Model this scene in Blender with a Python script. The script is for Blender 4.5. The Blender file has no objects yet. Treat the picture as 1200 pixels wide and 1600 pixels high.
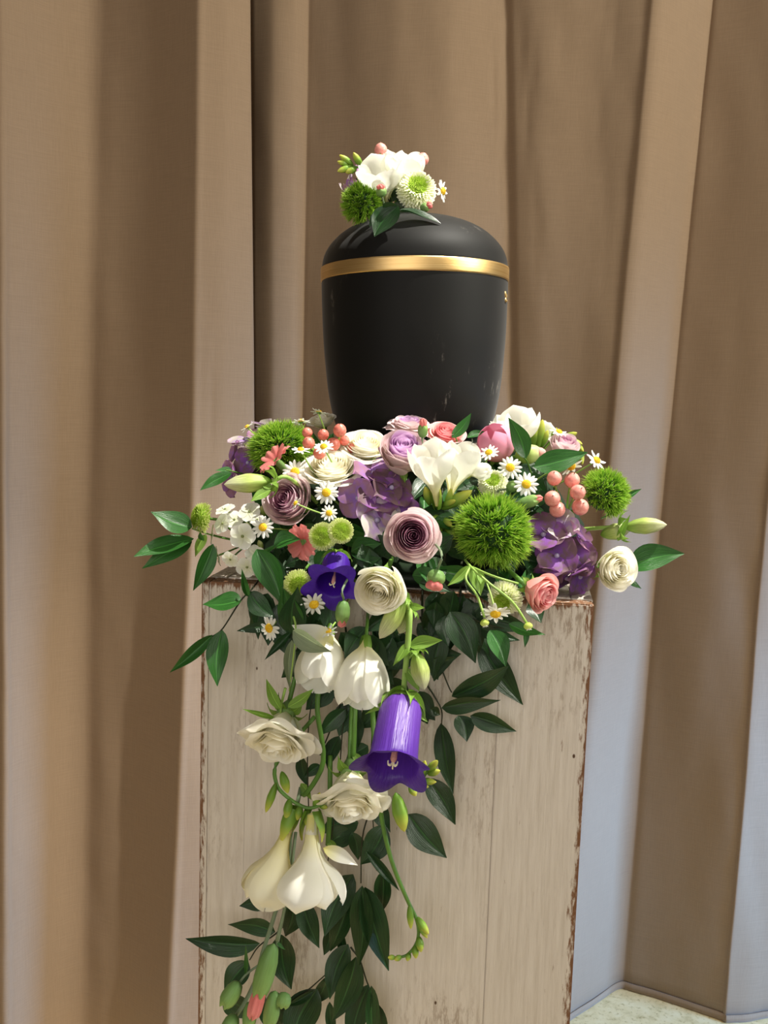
import bpy, math, random
import numpy as np
from mathutils import Vector, Matrix, noise

random.seed(7)
SC = bpy.context.scene
COL = SC.collection
R_ = math.radians

# ------------------------------------------------------------------ camera, world, lights, exposure
FPX = 1480.0                      # focal length in pixels of the 1200x1600 frame
CAM = Vector((0.0, -0.88, 1.275))
PITCH, ROLL = R_(6.74), R_(1.8)
fwd = Vector((0, math.cos(PITCH), -math.sin(PITCH)))
r0 = Vector((1, 0, 0)); u0 = Vector((0, math.sin(PITCH), math.cos(PITCH)))
rgt = r0 * math.cos(ROLL) + u0 * math.sin(ROLL)
upv = -r0 * math.sin(ROLL) + u0 * math.cos(ROLL)
cd = bpy.data.cameras.new('camera')
cd.sensor_fit = 'VERTICAL'; cd.sensor_height = 36.0; cd.sensor_width = 27.0
cd.lens = FPX / 1600 * 36.0
cd.clip_start = 0.05
cam = bpy.data.objects.new('camera', cd); COL.objects.link(cam)
cam.matrix_world = Matrix(((rgt.x, upv.x, -fwd.x, CAM.x), (rgt.y, upv.y, -fwd.y, CAM.y),
                           (rgt.z, upv.z, -fwd.z, CAM.z), (0, 0, 0, 1)))
SC.camera = cam
SC.view_settings.view_transform = 'Standard'
SC.view_settings.look = 'None'
SC.view_settings.gamma = 1.0
SC.view_settings.use_curve_mapping = False
SC.view_settings.exposure = 0.0

w = bpy.data.worlds.new('room_light'); SC.world = w; w.use_nodes = True
w.node_tree.nodes['Background'].inputs[0].default_value = (1.0, 0.76, 0.52, 1)
w.node_tree.nodes['Background'].inputs[1].default_value = 0.11


def area(name, loc, target, sx, sy, power, col, spread=180):
    l = bpy.data.lights.new(name, 'AREA'); l.shape = 'RECTANGLE'; l.size = sx; l.size_y = sy
    l.energy = power; l.color = col
    l.spread = R_(spread)
    o = bpy.data.objects.new(name, l); COL.objects.link(o)
    o.location = loc
    o.rotation_euler = (Vector(target) - Vector(loc)).to_track_quat('-Z', 'Y').to_euler()
    return o


# a window high on the right, a glazed door low on the right, an unseen area lamp added as soft fill behind the camera
area('window_daylight', (2.7, -0.95, 2.6), (0, 0.75, 1.9), 0.9, 1.3, 34, (1.0, 0.97, 0.85), 100)
area('door_daylight', (2.1, 0.28, 0.65), (0.45, 0.95, 0.35), 0.55, 0.8, 17, (0.22, 0.48, 1.0), 70)
area('front_fill', (-0.7, -2.6, 1.8), (0, 0.5, 1.0), 2.2, 2.0, 33, (1.0, 0.96, 0.91))
sl = bpy.data.lights.new('sun_substitute_spot', 'SPOT'); sl.energy = 540; sl.color = (1.0, 0.96, 0.86)  # unseen spot added in place of the sun, no ceiling lamp
sl.spot_size = R_(36); sl.spot_blend = 0.55; sl.shadow_soft_size = 0.025
so = bpy.data.objects.new('sun_substitute_spot', sl); COL.objects.link(so)
so.location = (0.95, -0.10, 3.45)
so.rotation_euler = (Vector((0.02, 0.03, 1.15)) - so.location).to_track_quat('-Z', 'Y').to_euler()


def P(px, py, Y):
    """point of the plane at depth Y that stands at this place of the photograph"""
    d = fwd + rgt * ((px - 600) / FPX) + upv * ((800 - py) / FPX)
    return CAM + d * ((Y - CAM.y) / d.y)


def S(npx, Y):
    return npx * (Y - CAM.y) / FPX


# ------------------------------------------------------------------ materials
def lin(c):
    return tuple(((x / 255) / 12.92 if x / 255 <= 0.04045 else ((x / 255 + 0.055) / 1.055) ** 2.4) for x in c) + (1,)


class NT:
    def __init__(s, name):
        s.m = bpy.data.materials.new(name); s.m.use_nodes = True
        s.t = s.m.node_tree; s.t.nodes.clear()
        s.out = s.t.nodes.new('ShaderNodeOutputMaterial')

    def n(s, typ, ins=None, **kw):
        nd = s.t.nodes.new('ShaderNode' + typ)
        for k, v in kw.items(): setattr(nd, k, v)
        for k, v in (ins or {}).items():
            if isinstance(v, tuple) and len(v) == 2 and hasattr(v[0], 'outputs'):
                s.t.links.new(v[0].outputs[v[1]], nd.inputs[k])
            else:
                nd.inputs[k].default_value = v
        return nd

    def link(s, a, ao, b, bi): s.t.links.new(a.outputs[ao], b.inputs[bi])

    def ramp(s, src, so_, stops):
        r = s.t.nodes.new('ShaderNodeValToRGB'); e = r.color_ramp.elements
        while len(e) > 1: e.remove(e[-1])
        e[0].position, e[0].color = stops[0]
        for p, c in stops[1:]:
            x = e.new(p); x.color = c
        s.t.links.new(src.outputs[so_], r.inputs[0])
        return r

    def mix(s, fac, a, b, mode='MIX'):
        m = s.t.nodes.new('ShaderNodeMix'); m.data_type = 'RGBA'; m.blend_type = mode
        for idx, v in ((0, fac), (6, a), (7, b)):
            if isinstance(v, tuple) and hasattr(v[0], 'outputs'):
                s.t.links.new(v[0].outputs[v[1]], m.inputs[idx])
            else:
                m.inputs[idx].default_value = v
        return m


def petal_mat(name, base, tip, transl=0.22, rough=0.55, vein=0.0, mid=None, blotch=None, spec=0.25, bump=0.0, midpos=0.5):
    """colour runs from the base of a petal (V=0) to its tip (V=1)"""
    k = NT(name)
    uv = k.n('UVMap'); sp = k.n('SeparateXYZ', {0: (uv, 0)})
    stops = [(0.0, lin(base))] + ([(midpos, lin(mid))] if mid else []) + [(1.0, lin(tip))]
    c = k.ramp(sp, 1, stops); src = (c, 0)
    tc = k.n('TexCoord')
    if vein:
        mp = k.n('Mapping', {0: (uv, 0), 'Scale': (22, 1.2, 1)})
        wv = k.n('TexNoise', {'Vector': (mp, 0), 'Scale': 3.0, 'Detail': 3.0})
        r = k.ramp(wv, 0, [(0.40, (1 - vein, 1 - vein, 1 - vein, 1)), (0.62, (1, 1, 1, 1))])
        src = (k.mix(1.0, src, (r, 0), 'MULTIPLY'), 2)
    if blotch:
        nz = k.n('TexNoise', {'Vector': (tc, 3), 'Scale': 1.9, 'Detail': 4.0, 'Roughness': 0.6})
        r = k.ramp(nz, 0, [(0.46, (0, 0, 0, 1)), (0.62, (1, 1, 1, 1))])
        src = (k.mix((r, 0), src, lin(blotch)), 2)
    p = k.n('BsdfPrincipled', {'Base Color': src, 'Roughness': rough, 'Specular IOR Level': spec})
    if bump:
        mp = k.n('Mapping', {0: (uv, 0), 'Scale': (26, 1.5, 1)})
        nb = k.n('TexNoise', {'Vector': (mp, 0), 'Scale': 3.0, 'Detail': 2.0})
        b = k.n('Bump', {'Height': (nb, 0), 'Strength': bump, 'Distance': 0.05})
        k.link(b, 0, p, 'Normal')
    if transl:
        t = k.n('BsdfTranslucent', {'Color': src})
        ms = k.n('MixShader', {0: transl, 1: (p, 0), 2: (t, 0)}); k.link(ms, 0, k.out, 0)
    else:
        k.link(p, 0, k.out, 0)
    return k.m


def leaf_mat(name, c0, c1, rough=0.32, transl=0.12):
    k = NT(name)
    uv = k.n('UVMap')
    mp = k.n('Mapping', {0: (uv, 0), 'Scale': (14, 0.7, 1)})
    nz = k.n('TexNoise', {'Vector': (mp, 0), 'Scale': 2.5, 'Detail': 3.0})
    c = k.ramp(nz, 0, [(0.3, lin(c0)), (0.7, lin(c1))])
    sp = k.n('SeparateXYZ', {0: (uv, 0)})
    mid = k.n('Math', {0: (sp, 0), 1: 0.5}, operation='SUBTRACT')
    ab = k.n('Math', {0: (mid, 0)}, operation='ABSOLUTE')
    rr = k.ramp(ab, 0, [(0.0, (1, 1, 1, 1)), (0.035, (0, 0, 0, 1))])
    src = k.mix((rr, 0), (c, 0), lin(tuple(min(255, int(x * 1.25) + 6) for x in c1)))
    b = k.n('Bump', {'Height': (nz, 0), 'Strength': 0.25, 'Distance': 0.03})
    p = k.n('BsdfPrincipled', {'Base Color': (src, 2), 'Roughness': rough, 'Specular IOR Level': 0.5, 'Normal': (b, 0)})
    t = k.n('BsdfTranslucent', {'Color': (src, 2)})
    ms = k.n('MixShader', {0: transl, 1: (p, 0), 2: (t, 0)}); k.link(ms, 0, k.out, 0)
    return k.m


def plain(name, c, rough=0.5, metal=0.0, spec=0.4, c2=None, scale=40.0):
    k = NT(name)
    tc = k.n('TexCoord')
    nz = k.n('TexNoise', {'Vector': (tc, 3), 'Scale': scale, 'Detail': 4.0})
    c2 = c2 or tuple(min(255, int(x * 1.15)) for x in c)
    cr = k.ramp(nz, 0, [(0.35, lin(c)), (0.65, lin(c2))])
    p = k.n('BsdfPrincipled', {'Base Color': (cr, 0), 'Roughness': rough, 'Metallic': metal, 'Specular IOR Level': spec})
    k.link(p, 0, k.out, 0)
    return k.m


M = {
    'white_in': petal_mat('white_rose_inner_petal', (250, 243, 200), (255, 254, 246), mid=(254, 250, 228), midpos=0.82, transl=0.38),
    'white_out': petal_mat('white_rose_outer_petal', (236, 238, 180), (255, 253, 244), mid=(252, 249, 228), midpos=0.5, transl=0.4),
    'mauve_in': petal_mat('mauve_rose_inner_petal', (138, 62, 104), (234, 196, 212), mid=(188, 118, 156), midpos=0.84, transl=0.28),
    'mauve_mid': petal_mat('mauve_rose_middle_petal', (176, 116, 142), (242, 220, 228), mid=(220, 176, 196), midpos=0.84, transl=0.32),
    'mauve_out': petal_mat('mauve_rose_outer_petal', (232, 230, 194), (244, 226, 226), mid=(238, 212, 218), midpos=0.6, transl=0.35),
    'lilac_in': petal_mat('lilac_rose_inner_petal', (176, 116, 178), (236, 206, 234), mid=(206, 156, 208), midpos=0.84, transl=0.3),
    'pink_in': petal_mat('pink_rose_inner_petal', (214, 98, 108), (252, 202, 200), mid=(236, 142, 148), midpos=0.84, transl=0.3),
    'pink_out': petal_mat('pink_rose_outer_petal', (238, 164, 146), (250, 196, 192), transl=0.3),
    'pale_out': petal_mat('faded_lilac_petal', (234, 222, 196), (236, 212, 216), transl=0.3),
    'freesia': petal_mat('freesia_petal', (240, 234, 140), (253, 253, 246), mid=(250, 249, 236), transl=0.35),
    'freesia_y': petal_mat('yellowish_freesia_petal', (230, 222, 100), (250, 247, 226), mid=(247, 242, 206), transl=0.35),
    'phlox': petal_mat('white_phlox_petal', (232, 234, 204), (252, 252, 246), transl=0.3),
    'daisy': petal_mat('daisy_petal', (240, 240, 225), (250, 250, 246), transl=0.25),
    'salmon': petal_mat('salmon_carnation_petal', (236, 120, 116), (252, 164, 158), vein=0.08, transl=0.3),
    'hyd': petal_mat('purple_hydrangea_sepal', (166, 120, 212), (190, 138, 200), vein=0.10, blotch=(180, 134, 160), transl=0.3),
    'hyd_d': petal_mat('deep_purple_hydrangea_sepal', (140, 88, 184), (150, 92, 154), vein=0.12, blotch=(128, 100, 108), transl=0.3),
    'hyd_l': petal_mat('pale_mauve_hydrangea_sepal', (186, 152, 212), (204, 172, 206), vein=0.08, blotch=(206, 196, 190), transl=0.3),
    'bell': petal_mat('violet_bellflower_petal', (112, 68, 172), (54, 12, 128), mid=(96, 52, 162), vein=0.10, rough=0.4, spec=0.45, transl=0.12, bump=0.12),
    'bell_d': petal_mat('deep_violet_bellflower_petal', (84, 44, 168), (60, 14, 148), mid=(72, 26, 158), vein=0.08, rough=0.42, spec=0.35, transl=0.15, bump=0.1),
    'bud_pink': petal_mat('pink_ball_bud_petal', (214, 146, 130), (240, 156, 190), mid=(238, 164, 182), transl=0.15, rough=0.6),
    'bud_green': petal_mat('green_bud_skin', (120, 160, 60), (226, 226, 170), mid=(178, 200, 110), transl=0.15, rough=0.4),
    'bell_bud': petal_mat('bellflower_bud_skin', (120, 160, 50), (226, 226, 190), mid=(190, 206, 116), vein=0.3, transl=0.15, rough=0.4),
    'freesia_bud': petal_mat('freesia_bud_skin', (92, 130, 40), (206, 204, 90), mid=(126, 162, 62), transl=0.15, rough=0.4),
    'calyx': petal_mat('carnation_calyx_skin', (110, 150, 86), (140, 172, 96), transl=0.1, rough=0.45, vein=0.12),
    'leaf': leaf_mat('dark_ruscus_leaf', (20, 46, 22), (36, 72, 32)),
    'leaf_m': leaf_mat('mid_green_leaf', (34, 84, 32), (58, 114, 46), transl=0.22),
    'leaf_p': leaf_mat('pale_grey_green_leaf', (112, 130, 98), (142, 156, 122), transl=0.3),
    'leaf_l': leaf_mat('light_green_leaf', (110, 150, 50), (142, 180, 74), rough=0.45, transl=0.3),
    'stem': plain('green_stem', (84, 122, 50), 0.45),
    'stem_l': plain('light_green_stem', (140, 172, 84), 0.45),
    'stem_d': plain('dark_ruscus_stem', (38, 42, 24), 0.5),
    'stem_g': plain('grey_green_carnation_stem', (112, 128, 100), 0.5),
    'tuft': petal_mat('green_dianthus_bristle', (64, 116, 24), (186, 216, 84), mid=(118, 172, 44), transl=0.35, rough=0.5),
    'tuft_core': plain('dianthus_core', (26, 56, 14), 0.8),
    'disc': plain('daisy_disc', (226, 172, 18), 0.7, c2=(240, 204, 50), scale=9),
    'chr_c': petal_mat('chrysanthemum_green_floret', (120, 160, 30), (206, 224, 100), mid=(158, 196, 56), transl=0.3),
    'chr_r': petal_mat('chrysanthemum_pale_floret', (206, 220, 130), (252, 252, 232), mid=(238, 242, 190), transl=0.3),
    'chr_g': petal_mat('chrysanthemum_lime_floret', (176, 200, 80), (236, 242, 176), mid=(208, 224, 116), transl=0.3),
    'berry': plain('pink_berry_skin', (222, 134, 126), 0.38, c2=(236, 162, 150), scale=3),
    'berry_r': plain('coral_berry_skin', (216, 108, 92), 0.38, c2=(232, 140, 124), scale=3),
    'tip': plain('berry_tip', (70, 50, 30), 0.6),
    'pistil': plain('pistil', (206, 150, 130), 0.6),
    'pistil_w': plain('pale_pistil', (240, 224, 190), 0.6),
    'eye': plain('floret_eye', (160, 150, 180), 0.6),
    'eye_g': plain('phlox_eye', (120, 130, 80), 0.7),
    'foam': plain('wet_floral_foam', (18, 34, 18), 0.9, c2=(30, 50, 26), scale=60),
    'tray': plain('dark_green_tray', (22, 34, 24), 0.5),
    'gold': None, 'urn': None, 'wood': None, 'cloth': None,
}

# matt black urn lacquer with chalky scuffs
k = NT('matt_black_lacquer'); tc = k.n('TexCoord')
mp = k.n('Mapping', {0: (tc, 3), 'Scale': (1, 1, 0.25)})
n1 = k.n('TexNoise', {'Vector': (mp, 0), 'Scale': 55.0, 'Detail': 9.0, 'Roughness': 0.8})
n2 = k.n('TexNoise', {'Vector': (tc, 3), 'Scale': 9.0, 'Detail': 3.0})
a1 = k.ramp(n1, 0, [(0.575, (0, 0, 0, 1)), (0.64, (1, 1, 1, 1))])
a2 = k.ramp(n2, 0, [(0.50, (0, 0, 0, 1)), (0.62, (1, 1, 1, 1))])
mm = k.n('Math', {0: (a1, 0), 1: (a2, 0)}, operation='MULTIPLY')
n3 = k.n('TexNoise', {'Vector': (tc, 3), 'Scale': 14.0, 'Detail': 6.0})
cl = k.ramp(n3, 0, [(0.3, lin((10, 10, 9))), (0.75, lin((16, 15, 13)))])
cx = k.mix((mm, 0), (cl, 0), lin((104, 99, 92)))
p = k.n('BsdfPrincipled', {'Base Color': (cx, 2), 'Roughness': 0.6, 'Specular IOR Level': 0.2, 'Sheen Weight': 0.12, 'Sheen Roughness': 0.4})
k.link(p, 0, k.out, 0); M['urn'] = k.m
# brushed gold band
k = NT('brushed_gold'); tc = k.n('TexCoord')
mp = k.n('Mapping', {0: (tc, 3), 'Scale': (3, 3, 400)})
n1 = k.n('TexNoise', {'Vector': (mp, 0), 'Scale': 4.0, 'Detail': 3.0})
cl = k.ramp(n1, 0, [(0.3, lin((216, 176, 112))), (0.7, lin((236, 204, 144)))])
b = k.n('Bump', {'Height': (n1, 0), 'Strength': 0.12, 'Distance': 0.002})
p = k.n('BsdfPrincipled', {'Base Color': (cl, 0), 'Roughness': 0.4, 'Metallic': 1.0, 'Normal': (b, 0)})
k.link(p, 0, k.out, 0); M['gold'] = k.m


def wood_mat(name, seed):
    """whitewashed board, worn through to brown near its edges"""
    k = NT(name); tc = k.n('TexCoord')
    geo = k.n('NewGeometry')
    off = k.n('Mapping', {0: (tc, 3), 'Location': (seed * 3.1, seed, seed * 1.7), 'Scale': (60, 60, 4)})
    g = k.n('TexNoise', {'Vector': (off, 0), 'Scale': 3.0, 'Detail': 6.0, 'Roughness': 0.65})
    c = k.ramp(g, 0, [(0.25, lin((192, 182, 169))), (0.5, lin((207, 198, 187))), (0.78, lin((217, 209, 199)))])
    o2 = k.n('Mapping', {0: (tc, 3), 'Location': (seed, 2 * seed, seed), 'Scale': (4, 4, 2.4)})
    big = k.n('TexNoise', {'Vector': (o2, 0), 'Scale': 2.6, 'Detail': 4.0})
    o3 = k.n('Mapping', {0: (tc, 3), 'Location': (seed, seed, seed), 'Scale': (110, 110, 22)})
    fine = k.n('TexNoise', {'Vector': (o3, 0), 'Scale': 2.4, 'Detail': 6.0, 'Roughness': 0.7})
    sz = k.n('SeparateXYZ', {0: (tc, 3)})
    top = k.n('MapRange', {0: (sz, 2), 1: -0.20, 2: 0.0, 3: 0.0, 4: 0.20})       # worn more near the top
    ad = k.n('Math', {0: (big, 0), 1: (top, 0)}, operation='ADD')
    bb = k.ramp(ad, 0, [(0.51, (0, 0, 0, 1)), (0.72, (1, 1, 1, 1))])
    ff = k.ramp(fine, 0, [(0.50, (0, 0, 0, 1)), (0.60, (1, 1, 1, 1))])
    mu = k.n('Math', {0: (bb, 0), 1: (ff, 0)}, operation='MULTIPLY')
    m2 = k.n('Math', {0: (mu, 0), 1: 0.62}, operation='MULTIPLY')
    c2 = k.mix((m2, 0), (c, 0), lin((126, 102, 80)))
    uv = k.n('UVMap'); su = k.n('SeparateXYZ', {0: (uv, 0)})
    # worn edges: UV x is the distance to the nearest board end or edge in metres
    ed = k.n('MapRange', {0: (su, 0), 1: 0.0, 2: 0.010, 3: 0.32, 4: 0.0})
    ea = k.n('Math', {0: (ed, 0), 1: (fine, 0)}, operation='ADD')
    eb = k.ramp(ea, 0, [(0.66, (0, 0, 0, 1)), (0.78, (1, 1, 1, 1))])
    c3 = k.mix((eb, 0), (c2, 2), lin((120, 84, 58)))
    dots = k.n('TexVoronoi', {'Vector': (o2, 0), 'Scale': 9.0})
    dr = k.ramp(dots, 0, [(0.035, (1, 1, 1, 1)), (0.055, (0, 0, 0, 1))])
    c4 = k.mix((dr, 0), (c3, 2), lin((84, 62, 46)))
    b = k.n('Bump', {'Height': (g, 0), 'Strength': 0.35, 'Distance': 0.002})
    p = k.n('BsdfPrincipled', {'Base Color': (c4, 2), 'Roughness': 0.6, 'Specular IOR Level': 0.25, 'Normal': (b, 0)})
    k.link(p, 0, k.out, 0)
    return k.m


M['wood'] = [wood_mat('whitewashed_board_%s' % s, i + 1.3) for i, s in enumerate(('grain', 'worn', 'scuffed', 'streaked'))]

# curtain cloth
k = NT('taupe_curtain_cloth'); tc = k.n('TexCoord')
mp = k.n('Mapping', {0: (tc, 3), 'Scale': (900, 900, 30)})
a = k.n('TexNoise', {'Vector': (mp, 0), 'Scale': 1.0, 'Detail': 2.0})
mp2 = k.n('Mapping', {0: (tc, 3), 'Scale': (25, 25, 900)})
b2 = k.n('TexNoise', {'Vector': (mp2, 0), 'Scale': 1.0, 'Detail': 2.0})
ab = k.n('Math', {0: (a, 0), 1: (b2, 0)}, operation='ADD')
hf = k.n('Math', {0: (ab, 0), 1: 0.5}, operation='MULTIPLY')
c = k.ramp(hf, 0, [(0.35, lin((138, 116, 93))), (0.65, lin((147, 124, 100)))])
bp = k.n('Bump', {'Height': (hf, 0), 'Strength': 0.15, 'Distance': 0.001})
p = k.n('BsdfPrincipled', {'Base Color': (c, 0), 'Roughness': 0.75, 'Specular IOR Level': 0.15, 'Sheen Weight': 0.15, 'Normal': (bp, 0)})
k.link(p, 0, k.out, 0); M['cloth'] = k.m
# floor stone and wall plaster
k = NT('beige_stone_floor'); tc = k.n('TexCoord')
a = k.n('TexNoise', {'Vector': (tc, 3), 'Scale': 30.0, 'Detail': 8.0, 'Roughness': 0.65})
c = k.ramp(a, 0, [(0.3, lin((200, 178, 124))), (0.5, lin((231, 209, 156))), (0.75, lin((240, 222, 176)))])
v = k.n('TexNoise', {'Vector': (tc, 3), 'Scale': 120.0, 'Detail': 3.0})
vr = k.ramp(v, 0, [(0.30, (0.72, 0.68, 0.6, 1)), (0.42, (1, 1, 1, 1))])
cm = k.mix(1.0, (c, 0), (vr, 0), 'MULTIPLY')
p = k.n('BsdfPrincipled', {'Base Color': (cm, 2), 'Roughness': 0.45})
k.link(p, 0, k.out, 0); M['floor'] = k.m
M['wall'] = plain('cream_plaster', (200, 190, 172), 0.9, scale=14)


# ------------------------------------------------------------------ geometry helpers
class Geo:
    def __init__(s): s.v = []; s.f = []; s.uv = []; s.n = 0

    def add(s, v, f, uv=None):
        s.v.extend([tuple(map(float, x)) for x in v])
        s.f.extend([tuple(int(i) + s.n for i in q) for q in f])
        s.uv.extend([tuple(map(float, x)) for x in uv] if uv is not None else [(0.5, 0.5)] * len(v))
        s.n += len(v)
        return s

    def mesh(s, name, mat, smooth=True):
        me = bpy.data.meshes.new(name)
        me.from_pydata(s.v, [], s.f)
        if smooth: me.polygons.foreach_set('use_smooth', [True] * len(me.polygons))
        l = me.uv_layers.new(name='UVMap')
        idx = np.empty(len(me.loops), dtype=np.int32); me.loops.foreach_get('vertex_index', idx)
        l.data.foreach_set('uv', np.array(s.uv, dtype=np.float32)[idx].ravel())
        me.materials.append(mat)
        me.update()
        return me


def grid(f, nu, nv, wrap=False, dense=1.0):
    """f(u, v): arrays u in 0..1, v in -1..1 -> (x, y, z)"""
    vs = np.linspace(-1, 1, nv + 1)[:nv] if wrap else np.linspace(-1, 1, nv)
    us = 1 - (1 - np.linspace(0, 1, nu)) ** dense
    U, V = np.meshgrid(us, vs, indexing='ij')
    x, y, z = f(U, V)
    co = np.stack([x + 0 * U, y + 0 * U, z + 0 * U], -1).reshape(-1, 3)
    uv = np.stack([V * 0.5 + 0.5, U], -1).reshape(-1, 2)
    fc = []
    for i in range(nu - 1):
        for j in range(nv if wrap else nv - 1):
            j2 = (j + 1) % nv
            fc.append((i * nv + j, i * nv + j2, (i + 1) * nv + j2, (i + 1) * nv + j))
    return co, fc, uv


def lathe(prof, n=24):
    prof = np.array(prof, dtype=float); m = len(prof)

    def f(u, v):
        t = u * (m - 1)
        r = np.interp(t, np.arange(m), prof[:, 0]); z = np.interp(t, np.arange(m), prof[:, 1])
        return r * np.cos(v * np.pi), r * np.sin(v * np.pi), z
    return grid(f, m, n, wrap=True)


def smooth_path(pts, n=5):
    pts = [Vector(p) for p in pts]
    if len(pts) < 3: return pts
    q = [pts[0] * 2 - pts[1]] + pts + [pts[-1] * 2 - pts[-2]]
    out = []
    for i in range(1, len(q) - 2):
        a, b, c, d = q[i - 1:i + 3]
        for j in range(n):
            t = j / n
            out.append(0.5 * ((2 * b) + (c - a) * t + (2 * a - 5 * b + 4 * c - d) * t * t + (3 * b - a - 3 * c + d) * t ** 3))
    out.append(pts[-1])
    return out


def tube(pts, r, n=7, r2=None):
    """a round stem with capped ends"""
    pts = smooth_path(pts); m = len(pts); r2 = r if r2 is None else r2
    vs, fs, uv = [], [], []
    ref = Vector((0.3, 0.2, 0.93))
    for i, p in enumerate(pts):
        t = (pts[min(i + 1, m - 1)] - pts[max(i - 1, 0)]).normalized()
        a = t.cross(ref)
        if a.length < 1e-4: a = t.cross(Vector((1, 0, 0)))
        a.normalize(); b = t.cross(a)
        rr = r + (r2 - r) * i / max(1, m - 1)
        for j in range(n):
            q = 2 * math.pi * j / n
            vs.append(p + a * (rr * math.cos(q)) + b * (rr * math.sin(q))); uv.append((j / n, i / max(1, m - 1)))
    for i in range(m - 1):
        for j in range(n):
            fs.append((i * n + j, i * n + (j + 1) % n, (i + 1) * n + (j + 1) % n, (i + 1) * n + j))
    fs.append(tuple(range(n))[::-1]); fs.append(tuple((m - 1) * n + j for j in range(n)))
    return vs, fs, uv


CACHE = {}


def cached(key, fn):
    if key not in CACHE: CACHE[key] = fn()
    return CACHE[key]


def ob(name, me, parent=None, mat4=None):
    o = bpy.data.objects.new(name, me); COL.objects.link(o)
    if parent is not None: o.parent = parent
    if mat4 is not None: o.matrix_basis = mat4
    return o


def tag(o, label, cat, group=None):
    o['label'] = label; o['category'] = cat
    if group: o['group'] = group
    return o


def frame(loc, axis, scale=1.0, spin=0.0):
    z = Vector(axis).normalized()
    x = Vector((0, 0, 1)).cross(z)
    if x.length < 1e-3: x = Vector((1, 0, 0))
    x.normalize(); y = z.cross(x)
    m = Matrix(((x.x, y.x, z.x, 0), (x.y, y.y, z.y, 0), (x.z, y.z, z.z, 0), (0, 0, 0, 1)))
    return Matrix.Translation(Vector(loc)) @ m @ Matrix.Rotation(spin, 4, 'Z') @ Matrix.Scale(scale, 4)


def thing(name, label, cat, m4, group=None):
    o = bpy.data.objects.new(name, None); COL.objects.link(o); o.empty_display_size = 0.01
    o.matrix_basis = m4
    return tag(o, label, cat, group)


def rotz(a): return Matrix.Rotation(a, 4, 'Z')


# ------------------------------------------------------------------ room shell
def slab(name, x0, x1, y0, y1, z0, z1, mat):
    g = Geo()
    v = [(x, y, z) for z in (z0, z1) for y in (y0, y1) for x in (x0, x1)]
    g.add(v, [(0, 2, 3, 1), (4, 5, 7, 6), (0, 1, 5, 4), (1, 3, 7, 5), (3, 2, 6, 7), (2, 0, 4, 6)])
    o = ob(name, g.mesh(name, mat, False)); o['kind'] = 'structure'
    return o


slab('floor', -2.6, 3.4, -3.2, 1.6, -0.05, 0.0, M['floor'])
slab('wall_back', -2.6, 3.4, 1.6, 1.7, -0.05, 3.1, M['wall'])

# ------------------------------------------------------------------ curtains
YC = 0.96


def curtain(name, label, lines, yc, z0=0.0, z1=2.6, nz=56, per=10, wr=1.0):
    """lines: fold lines (px at image row 0, at row 800, at row 1600, depth offset)"""
    L = np.array(lines, dtype=float); n = len(L)
    S_ = np.linspace(0, n - 1, (n - 1) * per + 1)

    def cat(col, s):
        i = min(int(s), n - 2); t = s - i
        a, b, c, d = (L[max(i - 1, 0), col], L[i, col], L[i + 1, col], L[min(i + 2, n - 1), col])
        m1, m2 = (c - a) * 0.38, (d - b) * 0.38
        return (2 * t**3 - 3 * t**2 + 1) * b + (t**3 - 2 * t**2 + t) * m1 + (-2 * t**3 + 3 * t**2) * c + (t**3 - t**2) * m2
    vs, uv = [], []
    for iz in range(nz):
        z = z0 + (z1 - z0) * iz / (nz - 1)
        for s in S_:
            yo = cat(3, s)
            fl = 0.85 + 0.30 * (1 - min(1, z / 2.2))           # folds open towards the hem
            Y = yc + yo * fl
            py = 800 + FPX * math.tan(math.atan2(CAM.z - z, Y - CAM.y) - PITCH)
            q = max(-0.3, min(2.15, py / 800))
            a, b, c = cat(0, s), cat(1, s), cat(2, s)
            px = a + (b - a) * q if q < 1 else b + (c - b) * (q - 1)
            pt = P(px, py, Y)
            x = pt.x
            wv = noise.noise(Vector((x * 9, z * 2.2, 3.3))) * 0.008 + noise.noise(Vector((x * 22 + z * 6, z * 7, 9.1))) * 0.0028
            cr = noise.noise(Vector((x * 7 - z * 5, z * 9 + x * 6, 1.7)))
            wv += max(0, 0.10 - abs(cr)) * 0.028 * max(0, noise.noise(Vector((x * 2, z * 1.4, 5)))) * 2
            vs.append((x, Y + wv * wr, z)); uv.append((s / n, z))
    m = len(S_)
    fs = [(i * m + j, i * m + j + 1, (i + 1) * m + j + 1, (i + 1) * m + j) for i in range(nz - 1) for j in range(m - 1)]
    o = ob(name, Geo().add(vs, fs, uv).mesh(name, M['cloth']))
    md = o.modifiers.new('thickness', 'SOLIDIFY'); md.thickness = 0.0025; md.offset = 1.0
    tag(o, label, 'curtain')
    # stitched hem band along the bottom edge, a little proud of the cloth
    h = 0.018
    hv = []
    for zz in (0.002, h):
        for j in range(m):
            x, y, _ = vs[m + j] if zz > 0.01 else vs[j]
            hv.append((x, y - 0.0062, zz))
    hf = [(j, j + 1, m + j + 1, m + j) for j in range(m - 1)]
    hm = ob('hem', Geo().add(hv, hf).mesh('hem', M['cloth']), o)
    md = hm.modifiers.new('thickness', 'SOLIDIFY'); md.thickness = 0.002
    return o


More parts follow.
